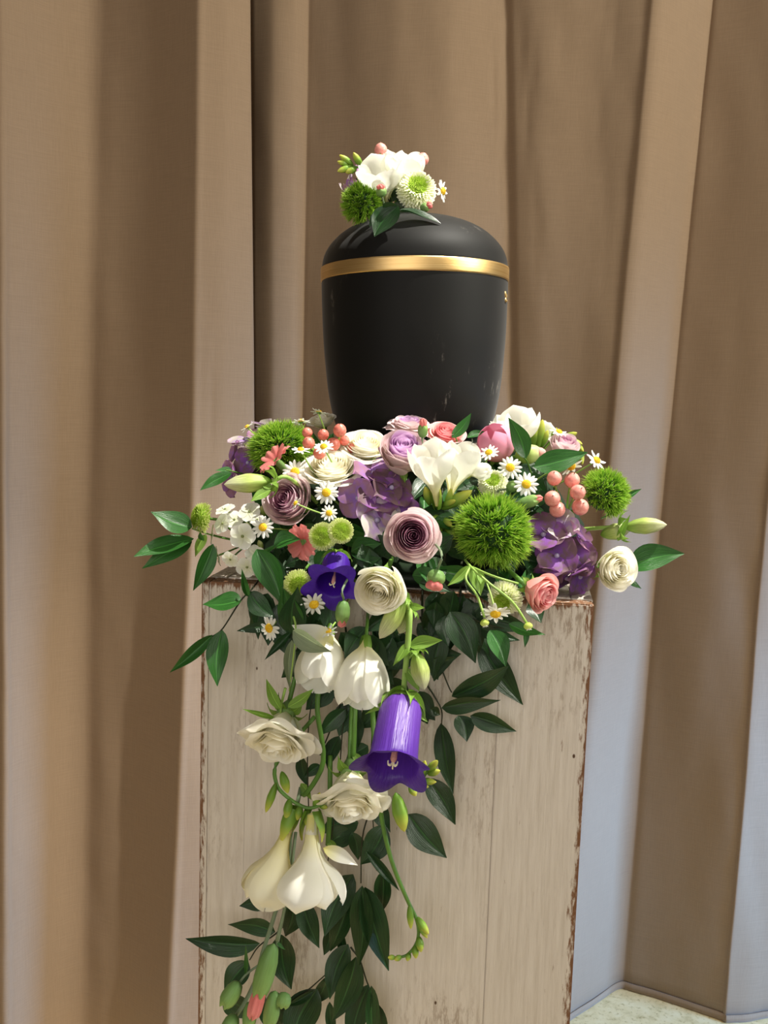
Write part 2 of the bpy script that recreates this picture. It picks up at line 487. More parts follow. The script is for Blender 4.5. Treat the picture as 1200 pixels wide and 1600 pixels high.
curtain('curtain', 'taupe curtain panel at left whose free edge overlaps the other panel', [
    (-420, -430, -440, 0.05), (-300, -310, -330, -0.07), (-170, -180, -190, 0.06), (-75, -80, -85, 0.03),
    (-10, 0, 0, -0.075), (22, 16, 22, -0.062), (80, 66, 70, -0.01), (138, 126, 120, 0.03), (158, 143, 138, 0.034), (182, 165, 160, 0.022),
    (240, 226, 200, 0.0), (292, 281, 246, -0.05), (310, 299, 262, -0.07), (322, 312, 276, -0.066),
    (352, 348, 322, -0.05), (380, 388, 372, -0.022), (389, 396, 384, -0.005), (380, 386, 372, 0.03)], 0.80)
curtain('curtain', 'taupe curtain panel hanging behind the urn and reaching the right edge', [
    (330, 330, 316, 0.10), (385, 387, 372, 0.096), (400, 402, 388, 0.084), (428, 426, 408, 0.070), (460, 453, 430, 0.082), (480, 468, 440, 0.108), (494, 480, 452, 0.102),
    (556, 540, 520, 0.065), (622, 606, 600, 0.035), (700, 696, 690, 0.025), (768, 776, 770, 0.06), (790, 800, 792, 0.07), (806, 818, 808, 0.055),
    (850, 850, 838, 0.035), (940, 900, 830, 0.02), (1004, 934, 846, 0.0), (1020, 948, 858, -0.012), (1038, 966, 874, -0.004),
    (1076, 998, 916, 0.055), (1100, 1020, 950, 0.108), (1112, 1032, 965, 0.12), (1124, 1046, 984, 0.11),
    (1190, 1110, 1060, 0.068), (1260, 1190, 1126, 0.03), (1276, 1204, 1140, 0.024), (1330, 1270, 1230, 0.05), (1450, 1380, 1340, 0.08), (1600, 1560, 1560, -0.02), (1760, 1740, 1760, 0.08)], 0.945)

# ------------------------------------------------------------------ pedestal
PW, PD, PTOP, YAW = 0.376, 0.345, 1.100, R_(-8.6)
pc = Vector((0.0, 0, 0))
pf = P(612, 924, 0.0)                                    # middle of the front top edge
ped = thing('pedestal', 'whitewashed worn wooden pedestal carrying the urn and flowers', 'pedestal',
            Matrix.Translation((pf.x + PD / 2 * math.sin(-YAW), PD / 2, pf.z)) @ rotz(YAW))
PTOP = pf.z


def board(name, x0, x1, y0, y1, z0, z1, mat, worn='tb', b=0.0007):
    """bevelled board; UV x holds the distance to the nearest edge for the wear"""
    me = bpy.data.meshes.new(name)
    import bmesh
    bm = bmesh.new()
    bmesh.ops.create_cube(bm, size=1)
    for v in bm.verts:
        v.co = Vector(((x0 + x1) / 2 + v.co.x * (x1 - x0), (y0 + y1) / 2 + v.co.y * (y1 - y0), (z0 + z1) / 2 + v.co.z * (z1 - z0)))
    bmesh.ops.bevel(bm, geom=bm.edges[:], offset=b, segments=2, affect='EDGES')
    # insets near the edges so the wear mask has something to run over
    for ax, lo, hi in ((0, x0, x1), (2, z0, z1)):
        for d in (0.010,):
            for c in (lo + d, hi - d):
                if hi - lo < 0.025: continue
                no = Vector((0, 0, 0)); no[ax] = 1
                co = Vector((0, 0, 0)); co[ax] = c
                bmesh.ops.bisect_plane(bm, geom=bm.verts[:] + bm.edges[:] + bm.faces[:], plane_co=co, plane_no=no)
    uvl = bm.loops.layers.uv.new('UVMap')
    for f in bm.faces:
        for l in f.loops:
            c = l.vert.co
            d = 0.05
            if 'l' in worn: d = min(d, c.x - x0)
            if 'r' in worn: d = min(d, x1 - c.x)
            if 't' in worn: d = min(d, z1 - c.z)
            l[uvl].uv = (max(0, d), c.z)
    bm.to_mesh(me); bm.free()
    me.materials.append(mat)
    return me


hw, hd = PW / 2, PD / 2
zt = 0.0; zb = -PTOP
# front: a narrow edge strip then four boards, with fine joints
cuts = [-hw, -hw + 0.0095, -hw + 0.047, -hw + 0.292, hw]
for i in range(len(cuts) - 1):
    g = (0.00028, 0.00010, 0.00003, 0.00003)[i]
    ob('board', board('board', cuts[i] + g, cuts[i + 1] - g, -hd, -hd + 0.02, zb, zt - 0.0012 - 0.0003 * (i % 2), M['wood'][(1, 1, 0, 2)[i]], ('lt', 't', 't', 'rt')[i], (.0014, .0003, .00008, .0014)[i]), ped)
for y_ in range(2):                                     # sides and back
    a, b_ = -hd + 0.0205 + y_ * (PD - 0.041) / 2, -hd + 0.0205 + (y_ + 1) * (PD - 0.041) / 2 - 0.0006
    ob('board', board('board', -hw, -hw + 0.02, a, b_, zb, zt - 0.001, M['wood'][1], '', .0015), ped)
    ob('board', board('board', hw - 0.02, hw, a, b_, zb, zt - 0.001, M['wood'][2], ''), ped)
    c0 = -hw + y_ * hw
    ob('board', board('board', c0 + 0.0003, c0 + hw - 0.0003, hd - 0.02, hd, zb, zt - 0.001, M['wood'][0], ''), ped)
ob('top_board', board('top_board', -hw + 0.0205, hw - 0.0205, -hd + 0.0205, hd - 0.0205, zt - 0.022, zt - 0.0005, M['wood'][1], ''), ped)

# ------------------------------------------------------------------ urn
UY = 0.175
ub = P(646, 692, UY)                                     # centre of the urn's foot


def upx(v): return S(v, UY)


URN = Matrix.Translation(ub) @ Matrix.Rotation(-R_(1.6), 4, 'Y')
urn = thing('urn', 'matt black cremation urn with a gold band, standing amid the flowers', 'urn', URN)


def uz(y): return (692 - y) * upx(1) * 0.9634


def prof(pts, n=6):
    q = smooth_path([Vector((upx(r), 0, uz(y))) for r, y in pts], n)
    return [(max(0.0, p.x), p.z) for p in q]


body = [(0, 692), (70, 692), (100, 690), (112, 682), (119, 668), (126, 645), (132, 612), (136, 575), (139.5, 530), (141.3, 480), (142, 445), (141.6, 438)]
ob('body', Geo().add(*lathe(prof(body), 96)).mesh('body', M['urn']), urn)
band = [(141.2, 438.6), (142.9, 438), (143.2, 436), (143.2, 420), (142.9, 418), (141.2, 417.4)]
ob('gold_band', Geo().add(*lathe([(upx(r), uz(y)) for r, y in band], 128)).mesh('gold_band', M['gold']), urn)
lid = [(141.2, 419), (141.2, 414), (138.5, 401), (133, 389), (124, 377), (110, 364), (92, 353), (70, 344.5), (45, 338.5), (20, 335.5), (0, 335)]
ob('lid', Geo().add(*lathe(prof(lid), 96)).mesh('lid', M['urn']), urn)
# small gilt emblem on the right flank: a leaf-like sprig of three blobs on a pin
g = Geo()
for (dx, dz, sx, sz, rt) in ((0, 0, 3.0, 6.0, 0.5), (5.0, -2.0, 3.0, 5.0, -0.2), (2.0, -7.0, 4.0, 3.0, 0), (6.5, -8.0, 2.0, 2.6, 0.3)):
    v, f, uv = lathe([(0, -1), (0.6, -0.8), (1, 0), (0.6, 0.8), (0, 1)], 10)
    v = np.array(v); c_, s_ = math.cos(rt), math.sin(rt)
    X = v[:, 0] * sx; Z = v[:, 2] * sz
    vv = np.stack([v[:, 1] * 2.4 * upx(1), (X * c_ - Z * s_ + dx) * upx(1), (X * s_ + Z * c_ + dz) * upx(1)], -1)
    g.add(vv, f, uv)
em = ob('emblem', g.mesh('emblem', M['gold']), urn, Matrix.Rotation(R_(-19), 4, 'Z') @ Matrix.Translation((upx(141.6), -upx(3), uz(462))))
em['label'] = 'small gilt ornament on the right flank'

# ------------------------------------------------------------------ floral foam under the flowers
fx = pf.x + 0.030


def foam_mesh():
    def f(u, v):
        # flat-topped loaf, lower at the rim
        a = v * np.pi
        rr = 1 - np.abs(np.cos(a)) ** 2 * 0.0
        q = u * 3
        r = np.interp(q, [0, 0.6, 1.6, 2.2, 3], [0.001, 1.0, 0.97, 0.74, 0.0])
        z = np.interp(q, [0, 0.6, 1.6, 2.2, 3], [0.008, 0.010, 0.066, 0.118, 0.118])
        n = 0.010 * np.sin(7 * a + 3 * q) + 0.006 * np.sin(13 * a - 5 * q)
        se = (np.abs(np.cos(a)) ** 2.6 + np.abs(np.sin(a)) ** 2.6) ** (-1 / 2.6)
        return (0.168 + n) * r * se * np.cos(a), (0.150 + n) * r * se * np.sin(a), z
    return Geo().add(*grid(f, 16, 72, wrap=True)).mesh('foam', M['foam'])


foam = thing('floral_foam', 'dark green floral foam packed under the flowers on the pedestal', 'floral foam',
             Matrix.Translation((fx, 0.178, PTOP)))
ob('foam_block', foam_mesh(), foam)
ob('tray', Geo().add(*lathe([(0, 0.0), (0.155, 0.0), (0.165, 0.004), (0.168, 0.014), (0.160, 0.014), (0.157, 0.005), (0, 0.005)], 48)).mesh('tray', M['tray']), foam)


def Ym(px, py):
    """depth of the flower mound's surface at this place"""
    t = (py - 650) / 250.0
    y = 0.075 - 0.125 * max(-0.3, min(1.2, t)) - 0.02 * max(0, min(1, t)) 
    return y + 0.13 * (abs(px - 645) / 330) ** 2.2


def anchor(p):
    """where a stem standing at p enters the foam"""
    return Vector((fx + (p.x - fx) * 0.62, min(0.16, max(0.075, p.y + 0.07)), PTOP + max(0.045, min(0.10, (p.z - PTOP) * 0.55))))


def stem_to(o, start, target, r, mat, name='stem', bow=0.25):
    """stem from local point start of thing o to a world point, modelled in o's space"""
    inv = o.matrix_basis.inverted()
    a = Vector(start); b = inv @ Vector(target)
    d = (b - a).length
    mid = a + Vector((0, 0, -1)) * d * 0.45 * 0.8 + (b - a) * 0.15
    sc = o.matrix_basis.to_scale().x
    return ob(name, Geo().add(*tube([a, mid.lerp(a.lerp(b, 0.5), 1 - bow), b], r / sc, 6)).mesh(name, mat), o)


# ------------------------------------------------------------------ roses
def rose_petal_mesh(kind, i, n, mat):
    rng = random.Random(ord(kind[0]) * 101 + i * 31)
    t = i / (n - 1)
    ph = rng.uniform(0, 6.28)
    if kind == 'open':
        Rk, H, curl, span = 0.07 + 0.80 * t ** 0.85, 0.96 - 0.30 * t ** 1.4, 0.75 * t ** 2, 1.9 - 1.0 * t
    elif kind == 'cup':
        Rk, H, curl, span = 0.06 + 0.76 * t ** 0.95, 1.20 + 0.13 * math.sin(t * 3.1) - 0.16 * t ** 3, 0.55 * max(0, t - 0.3) ** 1.1, 1.9 - 0.9 * t
    elif kind == 'hang':
        Rk, H, curl, span = 0.08 + 0.52 * t ** 0.85, 1.22 + 0.05 * math.sin(t * 3) - 0.16 * t ** 2, 1.35 * t ** 1.5, 1.8 - 0.85 * t
    else:  # loose
        Rk, H, curl, span = 0.09 + 0.70 * t ** 0.8, 0.76 + 0.10 * math.sin(t * 3) - 0.26 * t ** 2.5, 0.95 * t ** 1.7, 1.8 - 0.9 * t
    H *= rng.uniform(0.96, 1.04)
    ruf = {'open': 0.016, 'cup': 0.026, 'loose': 0.05, 'hang': 0.06}[kind] * (0.25 + 0.75 * t)

    def f(u, v):
        b0 = 0.05 if kind == 'hang' else 0.20
        r = Rk * (b0 + (1 - b0) * np.sin(np.minimum(u, 0.9) / 0.9 * np.pi / 2) ** 0.7)
        z = H * u * (1 - 0.16 * np.abs(v) ** 3.2)
        s = np.clip((u - 0.60) / 0.40, 0, 1)
        edge = 1 - 0.45 * np.abs(v) ** 2.2
        r = r + curl * 0.36 * s ** 1.7 * edge - (1 - t) ** 2 * 0.03 * s
        z = z - curl * 0.26 * s ** 2.2 * edge
        r = r + 0.030 * v * (0.4 + t) + ruf * np.sin(4.2 * v + ph) * u ** 3
        z = z + ruf * 1.2 * np.sin(5.1 * v + ph * 1.7) * u ** 3
        th = v * span * (0.42 + 0.58 * np.sin(np.minimum(u, 0.7) / 0.7 * np.pi / 2)) * (1 - 0.14 * np.clip((u - .85) / .15, 0, 1) ** 2)
        return r * np.cos(th), r * np.sin(th), z
    return Geo().add(*grid(f, 11, 17)).mesh('petal', mat)


PAL = {
    'white': ('white_in', 'white_in', 'white_out'),
    'mauve': ('mauve_in', 'mauve_mid', 'mauve_out'),
    'lilac': ('lilac_in', 'lilac_in', 'pale_out'),
    'pale': ('lilac_in', 'pale_out', 'pale_out'),
    'pink': ('pink_in', 'pink_in', 'pink_out'),
}


def sepal_mesh():
    def f(u, v):
        w_ = 0.16 * np.sin(np.pi * np.minimum(1, u * 0.9 + 0.12)) ** 0.8 * (1 - u ** 4)
        return 0.12 + 0.55 * u - 0.1 * u * u, v * w_, -0.02 + 0.32 * u - 0.55 * u * u + 0.04 * np.abs(v)
    return Geo().add(*grid(f, 8, 5)).mesh('sepal', M['leaf_l'])


def rose(label, px, py, d, Y, axis, kind='open', pal='white', spin=0.0, stem=None, n=None, group=None, sep=True):
    R = S(d, Y) / 2
    ax = Vector(axis).normalized()
    if n is None: n = max(18, min(32, int(d * 0.38)))
    ctr = P(px, py, Y)
    m4 = frame(ctr - ax * (0.5 * R), ax, R, spin)
    o = thing('rose', label, 'rose', m4, group)
    a = 0.0
    for i in range(n):
        t = i / (n - 1)
        mk = PAL[pal][0 if t < 0.36 else (1 if t < 0.56 else 2)]
        me = cached(('rosepetal', kind, i, n, mk), lambda: rose_petal_mesh(kind, i, n, M[mk]))
        ob('petal', me, o, rotz(a)); a += 2.39996
    if sep:
        for j in range(5): ob('sepal', cached('sepal', sepal_mesh), o, rotz(j * 1.2566 + 0.3))
    ob('rose_hip', cached('hip', lambda: Geo().add(*lathe([(0, -0.34), (0.10, -0.32), (0.17, -0.2), (0.19, -0.06), (0.26, 0.04), (0.2, 0.12), (0, 0.14)], 14)).mesh('rose_hip', M['calyx'])), o)
    stem_to(o, (0, 0, -0.3), stem if stem is not None else anchor(ctr), 0.0022, M['stem'])
    return o


# ------------------------------------------------------------------ daisies
def daisy_petal(i):
    def f(u, v):
        w_ = 0.145 * np.sin(np.pi * np.clip(u * 0.78 + 0.16, 0, 1)) ** 0.55
        w_ = np.where(u > 0.82, w_ * np.sqrt(np.clip(1 - ((u - 0.82) / 0.19) ** 2, 0.02, 1)), w_)
        return 0.28 + 0.72 * u, v * w_, 0.10 + (0.06 - 0.14 * i) * u * u - 0.05 * v * v
    return Geo().add(*grid(f, 9, 5, dense=2.0)).mesh('petal', M['daisy'])


def daisy_disc():
    g = Geo()
    g.add(*lathe([(0.02, 0.0), (0.30, 0.02), (0.37, 0.10), (0.34, 0.20), (0.24, 0.29), (0.1, 0.33), (0.0, 0.335)], 20))
    for i in range(60):
        q = i / 60; a = i * 2.39996; rr = 0.35 * math.sqrt(q)
        z = 0.34 - 0.20 * q ** 1.5
        v, f, uv = lathe([(0, -1), (1, 0), (0, 1)], 5)
        g.add(np.array(v) * 0.034 + np.array([rr * math.cos(a), rr * math.sin(a), z]), f, uv)
    return g.mesh('disc', M['disc'])


def daisy(label, px, py, d, Y, axis, n=13, spin=0.0, stem=None, group=None, missing=()):
    R = S(d, Y) / 2; ctr = P(px, py, Y)
    o = thing('daisy', label, 'daisy', frame(ctr, axis, R, spin), group)
    for j in range(n):
        if j in missing: continue
        rng = random.Random(j * 7 + int(px))
        m = rotz(j * 2 * math.pi / n + rng.uniform(-.06, .06)) @ Matrix.Rotation(rng.uniform(-.14, .14), 4, 'Y')
        ob('petal', cached(('daisyp', j % 2), lambda: daisy_petal(j % 2)), o, m)
    ob('disc', cached('ddisc', daisy_disc), o)
    ob('calyx', cached('dcal', lambda: Geo().add(*lathe([(0, -0.16), (0.14, -0.12), (0.30, 0.0), (0.33, 0.07), (0, 0.06)], 12)).mesh('calyx', M['calyx'])), o)
    stem_to(o, (0, 0, -0.1), stem if stem is not None else anchor(ctr), 0.0008, M['stem_l'])
    return o


# ------------------------------------------------------------------ button chrysanthemums
def spoon(L, W, bend):
    us = np.linspace(0, 1, 4)
    v = []; uv = []
    for u in us:
        w_ = W * (0.45 + 0.55 * math.sin(math.pi * min(1, u * 0.75 + 0.1))) * (1 if u < 0.95 else 0.55)
        z = L * u; y = bend * u * u
        for q in (-1, 0, 1): v.append((q * w_, y + (0.35 * w_ if q else 0), z)); uv.append((q * .5 + .5, u))
    f = [(i * 3 + j, i * 3 + j + 1, i * 3 + j + 4, i * 3 + j + 3) for i in range(3) for j in range(2)]
    return np.array(v), f, uv


def chrys_mesh(t0, t1, L0, L1, W, core, mat, seed, name, gap=0.10):
    rng = random.Random(seed); g = Geo()
    th = t0
    while th < t1:
        q = (th - t0) / max(1e-6, t1 - t0)
        L = L0 + (L1 - L0) * q
        cnt = max(1, int(2 * math.pi * math.sin(max(th, 0.05)) * core / (W * 1.75)))
        o_ = rng.uniform(0, 6)
        for j in range(cnt):
            a = o_ + 2 * math.pi * j / cnt + rng.uniform(-.05, .05)
            tt = th + rng.uniform(-.04, .04)
            v, f, uv = spoon(L * rng.uniform(0.85, 1.12), W, -L * rng.uniform(0.05, 0.3))
            mm = np.array((Matrix.Rotation(a, 3, 'Z') @ Matrix.Rotation(tt, 3, 'Y') @ Matrix.Rotation(math.pi / 2, 3, 'Z')))
            base = mm @ np.array([0, 0, core])
            g.add((mm @ v.T).T + base, f, uv)
        th += gap
    return g.mesh(name, mat)


def chrysanthemum(label, px, py, d, Y, axis, lime=False, spin=0.0, stem=None, flat=0.75):
    R = S(d, Y) / 2; ctr = P(px, py, Y); ax = Vector(axis).normalized()
    o = thing('chrysanthemum', label, 'chrysanthemum', frame(ctr - ax * R * 0.3, axis, R, spin) @ Matrix.Diagonal((1, 1, flat, 1)))
    rm = M['chr_g'] if lime else M['chr_r']
    for nm, me in (('ray_florets', cached(('chr', lime, 1), lambda: chrys_mesh(0.62 if not lime else 0.95, 1.95, 0.30, 0.36, 0.062, 0.66, rm, 3, 'ray_florets', 0.13))),
                   ('disc_florets', cached(('chr', lime, 2), lambda: chrys_mesh(0.03, 0.72 if not lime else 1.0, 0.12, 0.26, 0.036, 0.62, M['chr_c'], 5, 'disc_florets', 0.085)))):
        c = ob(nm, me, o); c['kind'] = 'stuff'
    ob('receptacle', cached('chr_core', lambda: Geo().add(*lathe([(0, -0.5), (0.3, -0.45), (0.58, -0.2), (0.64, 0.1), (0.54, 0.36), (0.3, 0.56), (0.1, 0.60), (0, 0.56)], 18)).mesh('receptacle', M['chr_c'])), o)
    stem_to(o, (0, 0, -0.4), stem if stem is not None else anchor(ctr), 0.0014, M['stem'])
    return o


# ------------------------------------------------------------------ bristly green dianthus balls
def tuft_mesh(seed, back=-0.25):
    ntuft, nb, spread = (150, 22, 0.22) if seed == 1 else (78, 40, 0.27)
    rng = random.Random(seed); V = []; F = []; UV = []; n = 0
    for i in range(ntuft):
        zz = 1 - (1 - back) * (i + 0.5) / ntuft
        a = i * 2.39996
        c = Vector((math.sqrt(max(0, 1 - zz * zz)) * math.cos(a), math.sqrt(max(0, 1 - zz * zz)) * math.sin(a), zz))
        c = (c + Vector([rng.uniform(-.1, .1) for _ in range(3)])).normalized()
        hb = rng.uniform(0.86, 1.08)
        for j in range(nb):
            dv = (c + Vector([rng.gauss(0, 1) for _ in range(3)]) * spread).normalized()
            b = c * 0.62 + Vector([rng.uniform(-1, 1) for _ in range(3)]) * 0.05
            L = (0.30 + rng.uniform(0, 0.14)) * hb
            sd = dv.cross(Vector([rng.gauss(0, 1) for _ in range(3)])).normalized() * 0.0135
            bn = Vector([rng.gauss(0, 1) for _ in range(3)]) * 0.04
            p0, p1, p2 = b, b + dv * L * 0.6 + bn * 0.3, b + dv * L + bn
            V += [p0 - sd, p0 + sd, p1 - sd, p1 + sd, p2]
            UV += [(0, 0.0), (1, 0.0), (0, .6), (1, .6), (.5, 1)]
            F += [(n, n + 1, n + 3, n + 2), (n + 2, n + 3, n + 4)]
            n += 5
    return Geo().add(V, F, UV).mesh('bristles', M['tuft'], False)


def green_ball(label, px, py, d, Y, axis, sq=(1, 1, 1), spin=0.0, seed=1):
    R = S(d, Y) / 2; ctr = P(px, py, Y)
    o = thing('green_dianthus', label, 'dianthus', frame(ctr, axis, R, spin) @ Matrix.Diagonal((*sq, 1)))
    c = ob('bristles', cached(('tuft', seed), lambda: tuft_mesh(seed)), o); c['kind'] = 'stuff'
    ob('flower_base', cached('tcore', lambda: Geo().add(*lathe([(0, -0.6), (0.4, -0.5), (0.66, -0.1), (0.62, 0.3), (0.4, 0.55), (0, 0.66)], 20)).mesh('flower_base', M['tuft_core'])), o)
    stem_to(o, (0, 0, -0.5), anchor(ctr), 0.002, M['stem'])
    return o


# ------------------------------------------------------------------ hydrangeas and phlox
def hyd_sepal(i, mat):
    rng = random.Random(i * 17 + 3); p1, p2 = rng.uniform(0, 6), rng.uniform(0.7, 1.3)

    def f(u, v):
        w_ = 0.62 * np.sin(np.pi * np.clip(u * 0.80 + 0.10, 0, 1)) ** 0.75
        w_ = np.where(u > 0.72, w_ * np.sqrt(np.clip(1 - ((u - 0.72) / 0.29) ** 2, 0.01, 1)), w_)
        z = 0.22 * u - 0.20 * p2 * u * u + 0.16 * p2 * v * v * u + 0.05 * np.sin(4 * v + p1) * u
        return 0.05 + 0.97 * u, v * w_, z
    return Geo().add(*grid(f, 11, 9, dense=2.0)).mesh('sepal', mat)


def floret_eye(mat): return Geo().add(*lathe([(0, -0.05), (0.09, -0.02), (0.12, 0.06), (0.07, 0.13), (0, 0.15)], 10)).mesh('floret', mat)


def hydrangea(label, px, py, dw, dh, Y, axis, florets, mats, spin=0.0, fr=0.6):
    """florets: list of (dx, dy) in half-widths in the head's own disc, lifted onto a dome"""
    R = S(dw, Y) / 2; ctr = P(px, py, Y); ax = Vector(axis).normalized()
    o = thing('hydrangea', label, 'hydrangea', frame(ctr - ax * R * 0.55, ax, R, spin))
    asp = dh / dw
    for i, (dx, dy, mk) in enumerate(florets):
        rng = random.Random(i * 5 + int(px))
        q = min(1.0, math.hypot(dx, dy))
        z = 0.55 * math.sqrt(max(0.02, 1 - q * q * 0.85)) + rng.uniform(-.05, .08)
        nrm = Vector((dx * 0.9, dy * 0.9, 0.75)) + Vector([rng.uniform(-.35, .35) for _ in range(3)])
        fm = frame((dx, dy * asp, z), nrm, fr * rng.uniform(0.9, 1.12), rng.uniform(0, 6.28))
        fl = ob('floret', cached(('eye', 'h'), lambda: floret_eye(M['eye'])), o, fm)
        for j in range(4):
            s = (i + j) % 4
            ob('sepal', cached(('hs', s, mk), lambda: hyd_sepal(s, M[mk])), fl,
               rotz(j * math.pi / 2 + rng.uniform(-.12, .12)) @ Matrix.Rotation(rng.uniform(-.35, .25), 4, 'Y'))
    ob('flower_base', cached('hcore', lambda: Geo().add(*lathe([(0, -0.3), (0.14, -0.25), (0.4, 0.1), (0.45, 0.25), (0.3, 0.4), (0, 0.44)], 14)).mesh('flower_base', M['tuft_core'])), o)
    stem_to(o, (0, 0, -0.25), anchor(ctr), 0.002, M['stem'])
    return o


def phlox_petal():
    def f(u, v):
        w_ = 0.50 * np.sin(np.pi * np.clip(u * 0.74 + 0.08, 0, 1)) ** 0.8
        w_ = np.where(u > 0.70, w_ * np.sqrt(np.clip(1 - ((u - 0.70) / 0.31) ** 2, 0.01, 1)), w_)
        return 0.04 + 0.96 * u, v * w_, 0.10 * u - 0.12 * u * u + 0.06 * np.abs(v) + 0.03 * v
    return Geo().add(*grid(f, 10, 7, dense=2.0)).mesh('petal', M['phlox'])


# ------------------------------------------------------------------ freesias
FPROF = {
    'goblet': [(0, .045, 0), (.25, .10, .26), (.45, .26, .46), (.65, .44, .62), (.85, .52, .82), (1, .50, 0.98)],
    'bell': [(0, .045, 0), (.2, .13, .14), (.4, .34, .30), (.65, .50, .58), (.85, .52, .84), (1, .44, 1.02)],
    'trumpet': [(0, .05, 0), (.35, .085, .36), (.55, .18, .56), (.75, .32, .72), (.9, .37, .89), (1, .31, 1.01)],
    'open': [(0, .045, 0), (.25, .11, .26), (.45, .30, .46), (.65, .52, .62), (.85, .74, .74), (1, .90, .76)],
    'bud': [(0, .05, 0), (.35, .10, .36), (.6, .21, .60), (.8, .24, .80), (.95, .15, .98), (1, .08, 1.02)],
}


def freesia_petal(kind, inner, mat, seed=0):
    pr = np.array(FPROF[kind]); rng = random.Random(seed * 13 + inner); ph = rng.uniform(0, 6)

    def sm(u, col):
        # smooth interpolation of the control profile
        q = [Vector((a, b, 0)) for a, b in zip(pr[:, 0], pr[:, col])]
        pts = smooth_path(q, 8)
        return np.interp(u, [p.x for p in pts], [p.y for p in pts])

    def f(u, v):
        s0 = 0.86 if not inner else 0.76
        t = np.clip((u - 0.68) / 0.32, 0, 1)
        sp = s0 * np.clip(1 - t ** 2.8, 0.0005, 1) ** 0.45
        r = sm(u, 1) * (0.90 if inner else 1.0)
        z = sm(u, 2) * (1.0 if not inner else 0.97)
        r = r * (1 - 0.10 * (v * sp / s0) ** 2 * (1 if inner else -0.4)) + 0.012 * np.sin(3 * v + ph) * u ** 2
        z = z + 0.02 * np.sin(2.5 * v + ph) * u ** 3
        th = v * sp
        return r * np.cos(th), r * np.sin(th), z
    return Geo().add(*grid(f, 20, 11, dense=2.2)).mesh('petal', mat)


def tube_mesh(mat):
    return Geo().add(*lathe([(0, -0.02), (0.045, 0.0), (0.055, 0.10), (0.07, 0.22), (0.06, 0.23), (0, 0.2)], 14)).mesh('bloom', mat)


def bract_mesh():
    def f(u, v):
        w_ = 0.13 * np.sin(np.pi * np.clip(0.2 + u * 0.8, 0, 1)) ** 0.7
        th = v * 1.25 * (1 - u * 0.85)
        r = 0.085 + 0.05 * np.sin(u * 2.6)
        return r * np.cos(th), r * np.sin(th), -0.05 + 0.36 * u
    return Geo().add(*grid(f, 7, 7)).mesh('bract', M['freesia_bud'])


def freesia_bloom(parent, base, tip, R, kind, mat='freesia', spin=0.0, drop=()):
    """base, tip: world points; R: radius at the mouth. The bloom is a part of parent; its petals are sub-parts."""
    inv = parent.matrix_basis.inverted()
    b, t = inv @ Vector(base), inv @ Vector(tip)
    L = (t - b).length
    pr = FPROF[kind]; rm = max(x[1] for x in pr)
    sc = parent.matrix_basis.to_scale().x
    kx = (R / sc) / rm / L
    fl = ob('bloom', cached(('ftube', mat), lambda: tube_mesh(M[mat])), parent, frame(b, t - b, L, spin) @ Matrix.Diagonal((kx, kx, 1, 1)))
    for j in range(6):
        if j in drop: continue
        inner = j % 2
        ob('petal', cached(('fp', kind, inner, mat, j // 2), lambda: freesia_petal(kind, inner, M[mat], j // 2)), fl, rotz(j * math.pi / 3))
    for j in range(2):
        ob('bract', cached('bract', bract_mesh), fl, rotz(j * math.pi + 0.4))
    return fl


def bud_mesh(mat, name='bud', rid=0):
    def f(u, v):
        q = [0, .08, .25, .5, .75, .92, 1]
        r = np.interp(u, q, [0.05, .45, .80, 1.0, .78, .38, .02])
        a = v * np.pi
        r = r * (1 + (0.10 * np.cos(5 * a) if rid else 0))
        return r * np.cos(a), r * np.sin(a), u
    return Geo().add(*grid(f, 14, 20, wrap=True)).mesh(name, mat)


def add_bud(parent, base, tip, R, mat='freesia_bud', name='bud', rid=0):
    inv = parent.matrix_basis.inverted(); b, t = inv @ Vector(base), inv @ Vector(tip)
    L = (t - b).length; sc = parent.matrix_basis.to_scale().x
    return ob(name, cached(('bud', mat, name, rid), lambda: bud_mesh(M[mat], name, rid)), parent,
              frame(b, t - b, 1) @ Matrix.Diagonal((R / sc, R / sc, L, 1)))


def add_stem(parent, pts, r, mat='stem', name='stem', r2=None):
    inv = parent.matrix_basis.inverted(); sc = parent.matrix_basis.to_scale().x
    return ob(name, Geo().add(*tube([inv @ Vector(p) for p in pts], r / sc, 7, None if r2 is None else r2 / sc)).mesh(name, M[mat]), parent)


# ------------------------------------------------------------------ leaves
def leaf_mesh(var, mat):
    rng = random.Random(var * 11 + 5)
    fold = [0.22, 0.10, 0.35, 0.16][var % 4]; bend = [0.10, -0.06, 0.22, 0.02][var % 4]; tw = [0.3, -0.35, 0.15, 0.0][var % 4]
    sk = [0.06, -0.07, 0.03, -0.03][var % 4]

    def f(u, v):
        w_ = 0.5 * (np.sin(np.pi * u ** 0.78) ** 0.85) * (1 - 0.35 * u ** 3)
        w_ = np.maximum(w_, 0.012)
        a = tw * (u - 0.3)
        y0, z0 = v * w_, fold * np.abs(v) ** 1.3 * w_ - 0.012 * np.exp(-(v / 0.12) ** 2)
        y = y0 * np.cos(a) - z0 * np.sin(a) + sk * np.sin(np.pi * u) * 2
        z = y0 * np.sin(a) + z0 * np.cos(a) - bend * u * u + 0.01 * np.sin(9 * u + var)
        return u, y, z
    return Geo().add(*grid(f, 14, 9)).mesh('leaf', mat)


def leaf_matrix(b, t, width, nrm, droop=0.0):
    x = t - b; L = x.length; x.normalize()
    z = Vector(nrm); z = (z - x * z.dot(x)).normalized()
    y = z.cross(x)
    m = Matrix(((x.x, y.x, z.x, 0), (x.y, y.y, z.y, 0), (x.z, y.z, z.z, 0), (0, 0, 0, 1)))
    return Matrix.Translation(b) @ m @ Matrix.Diagonal((L, width, (L + width) / 2, 1))


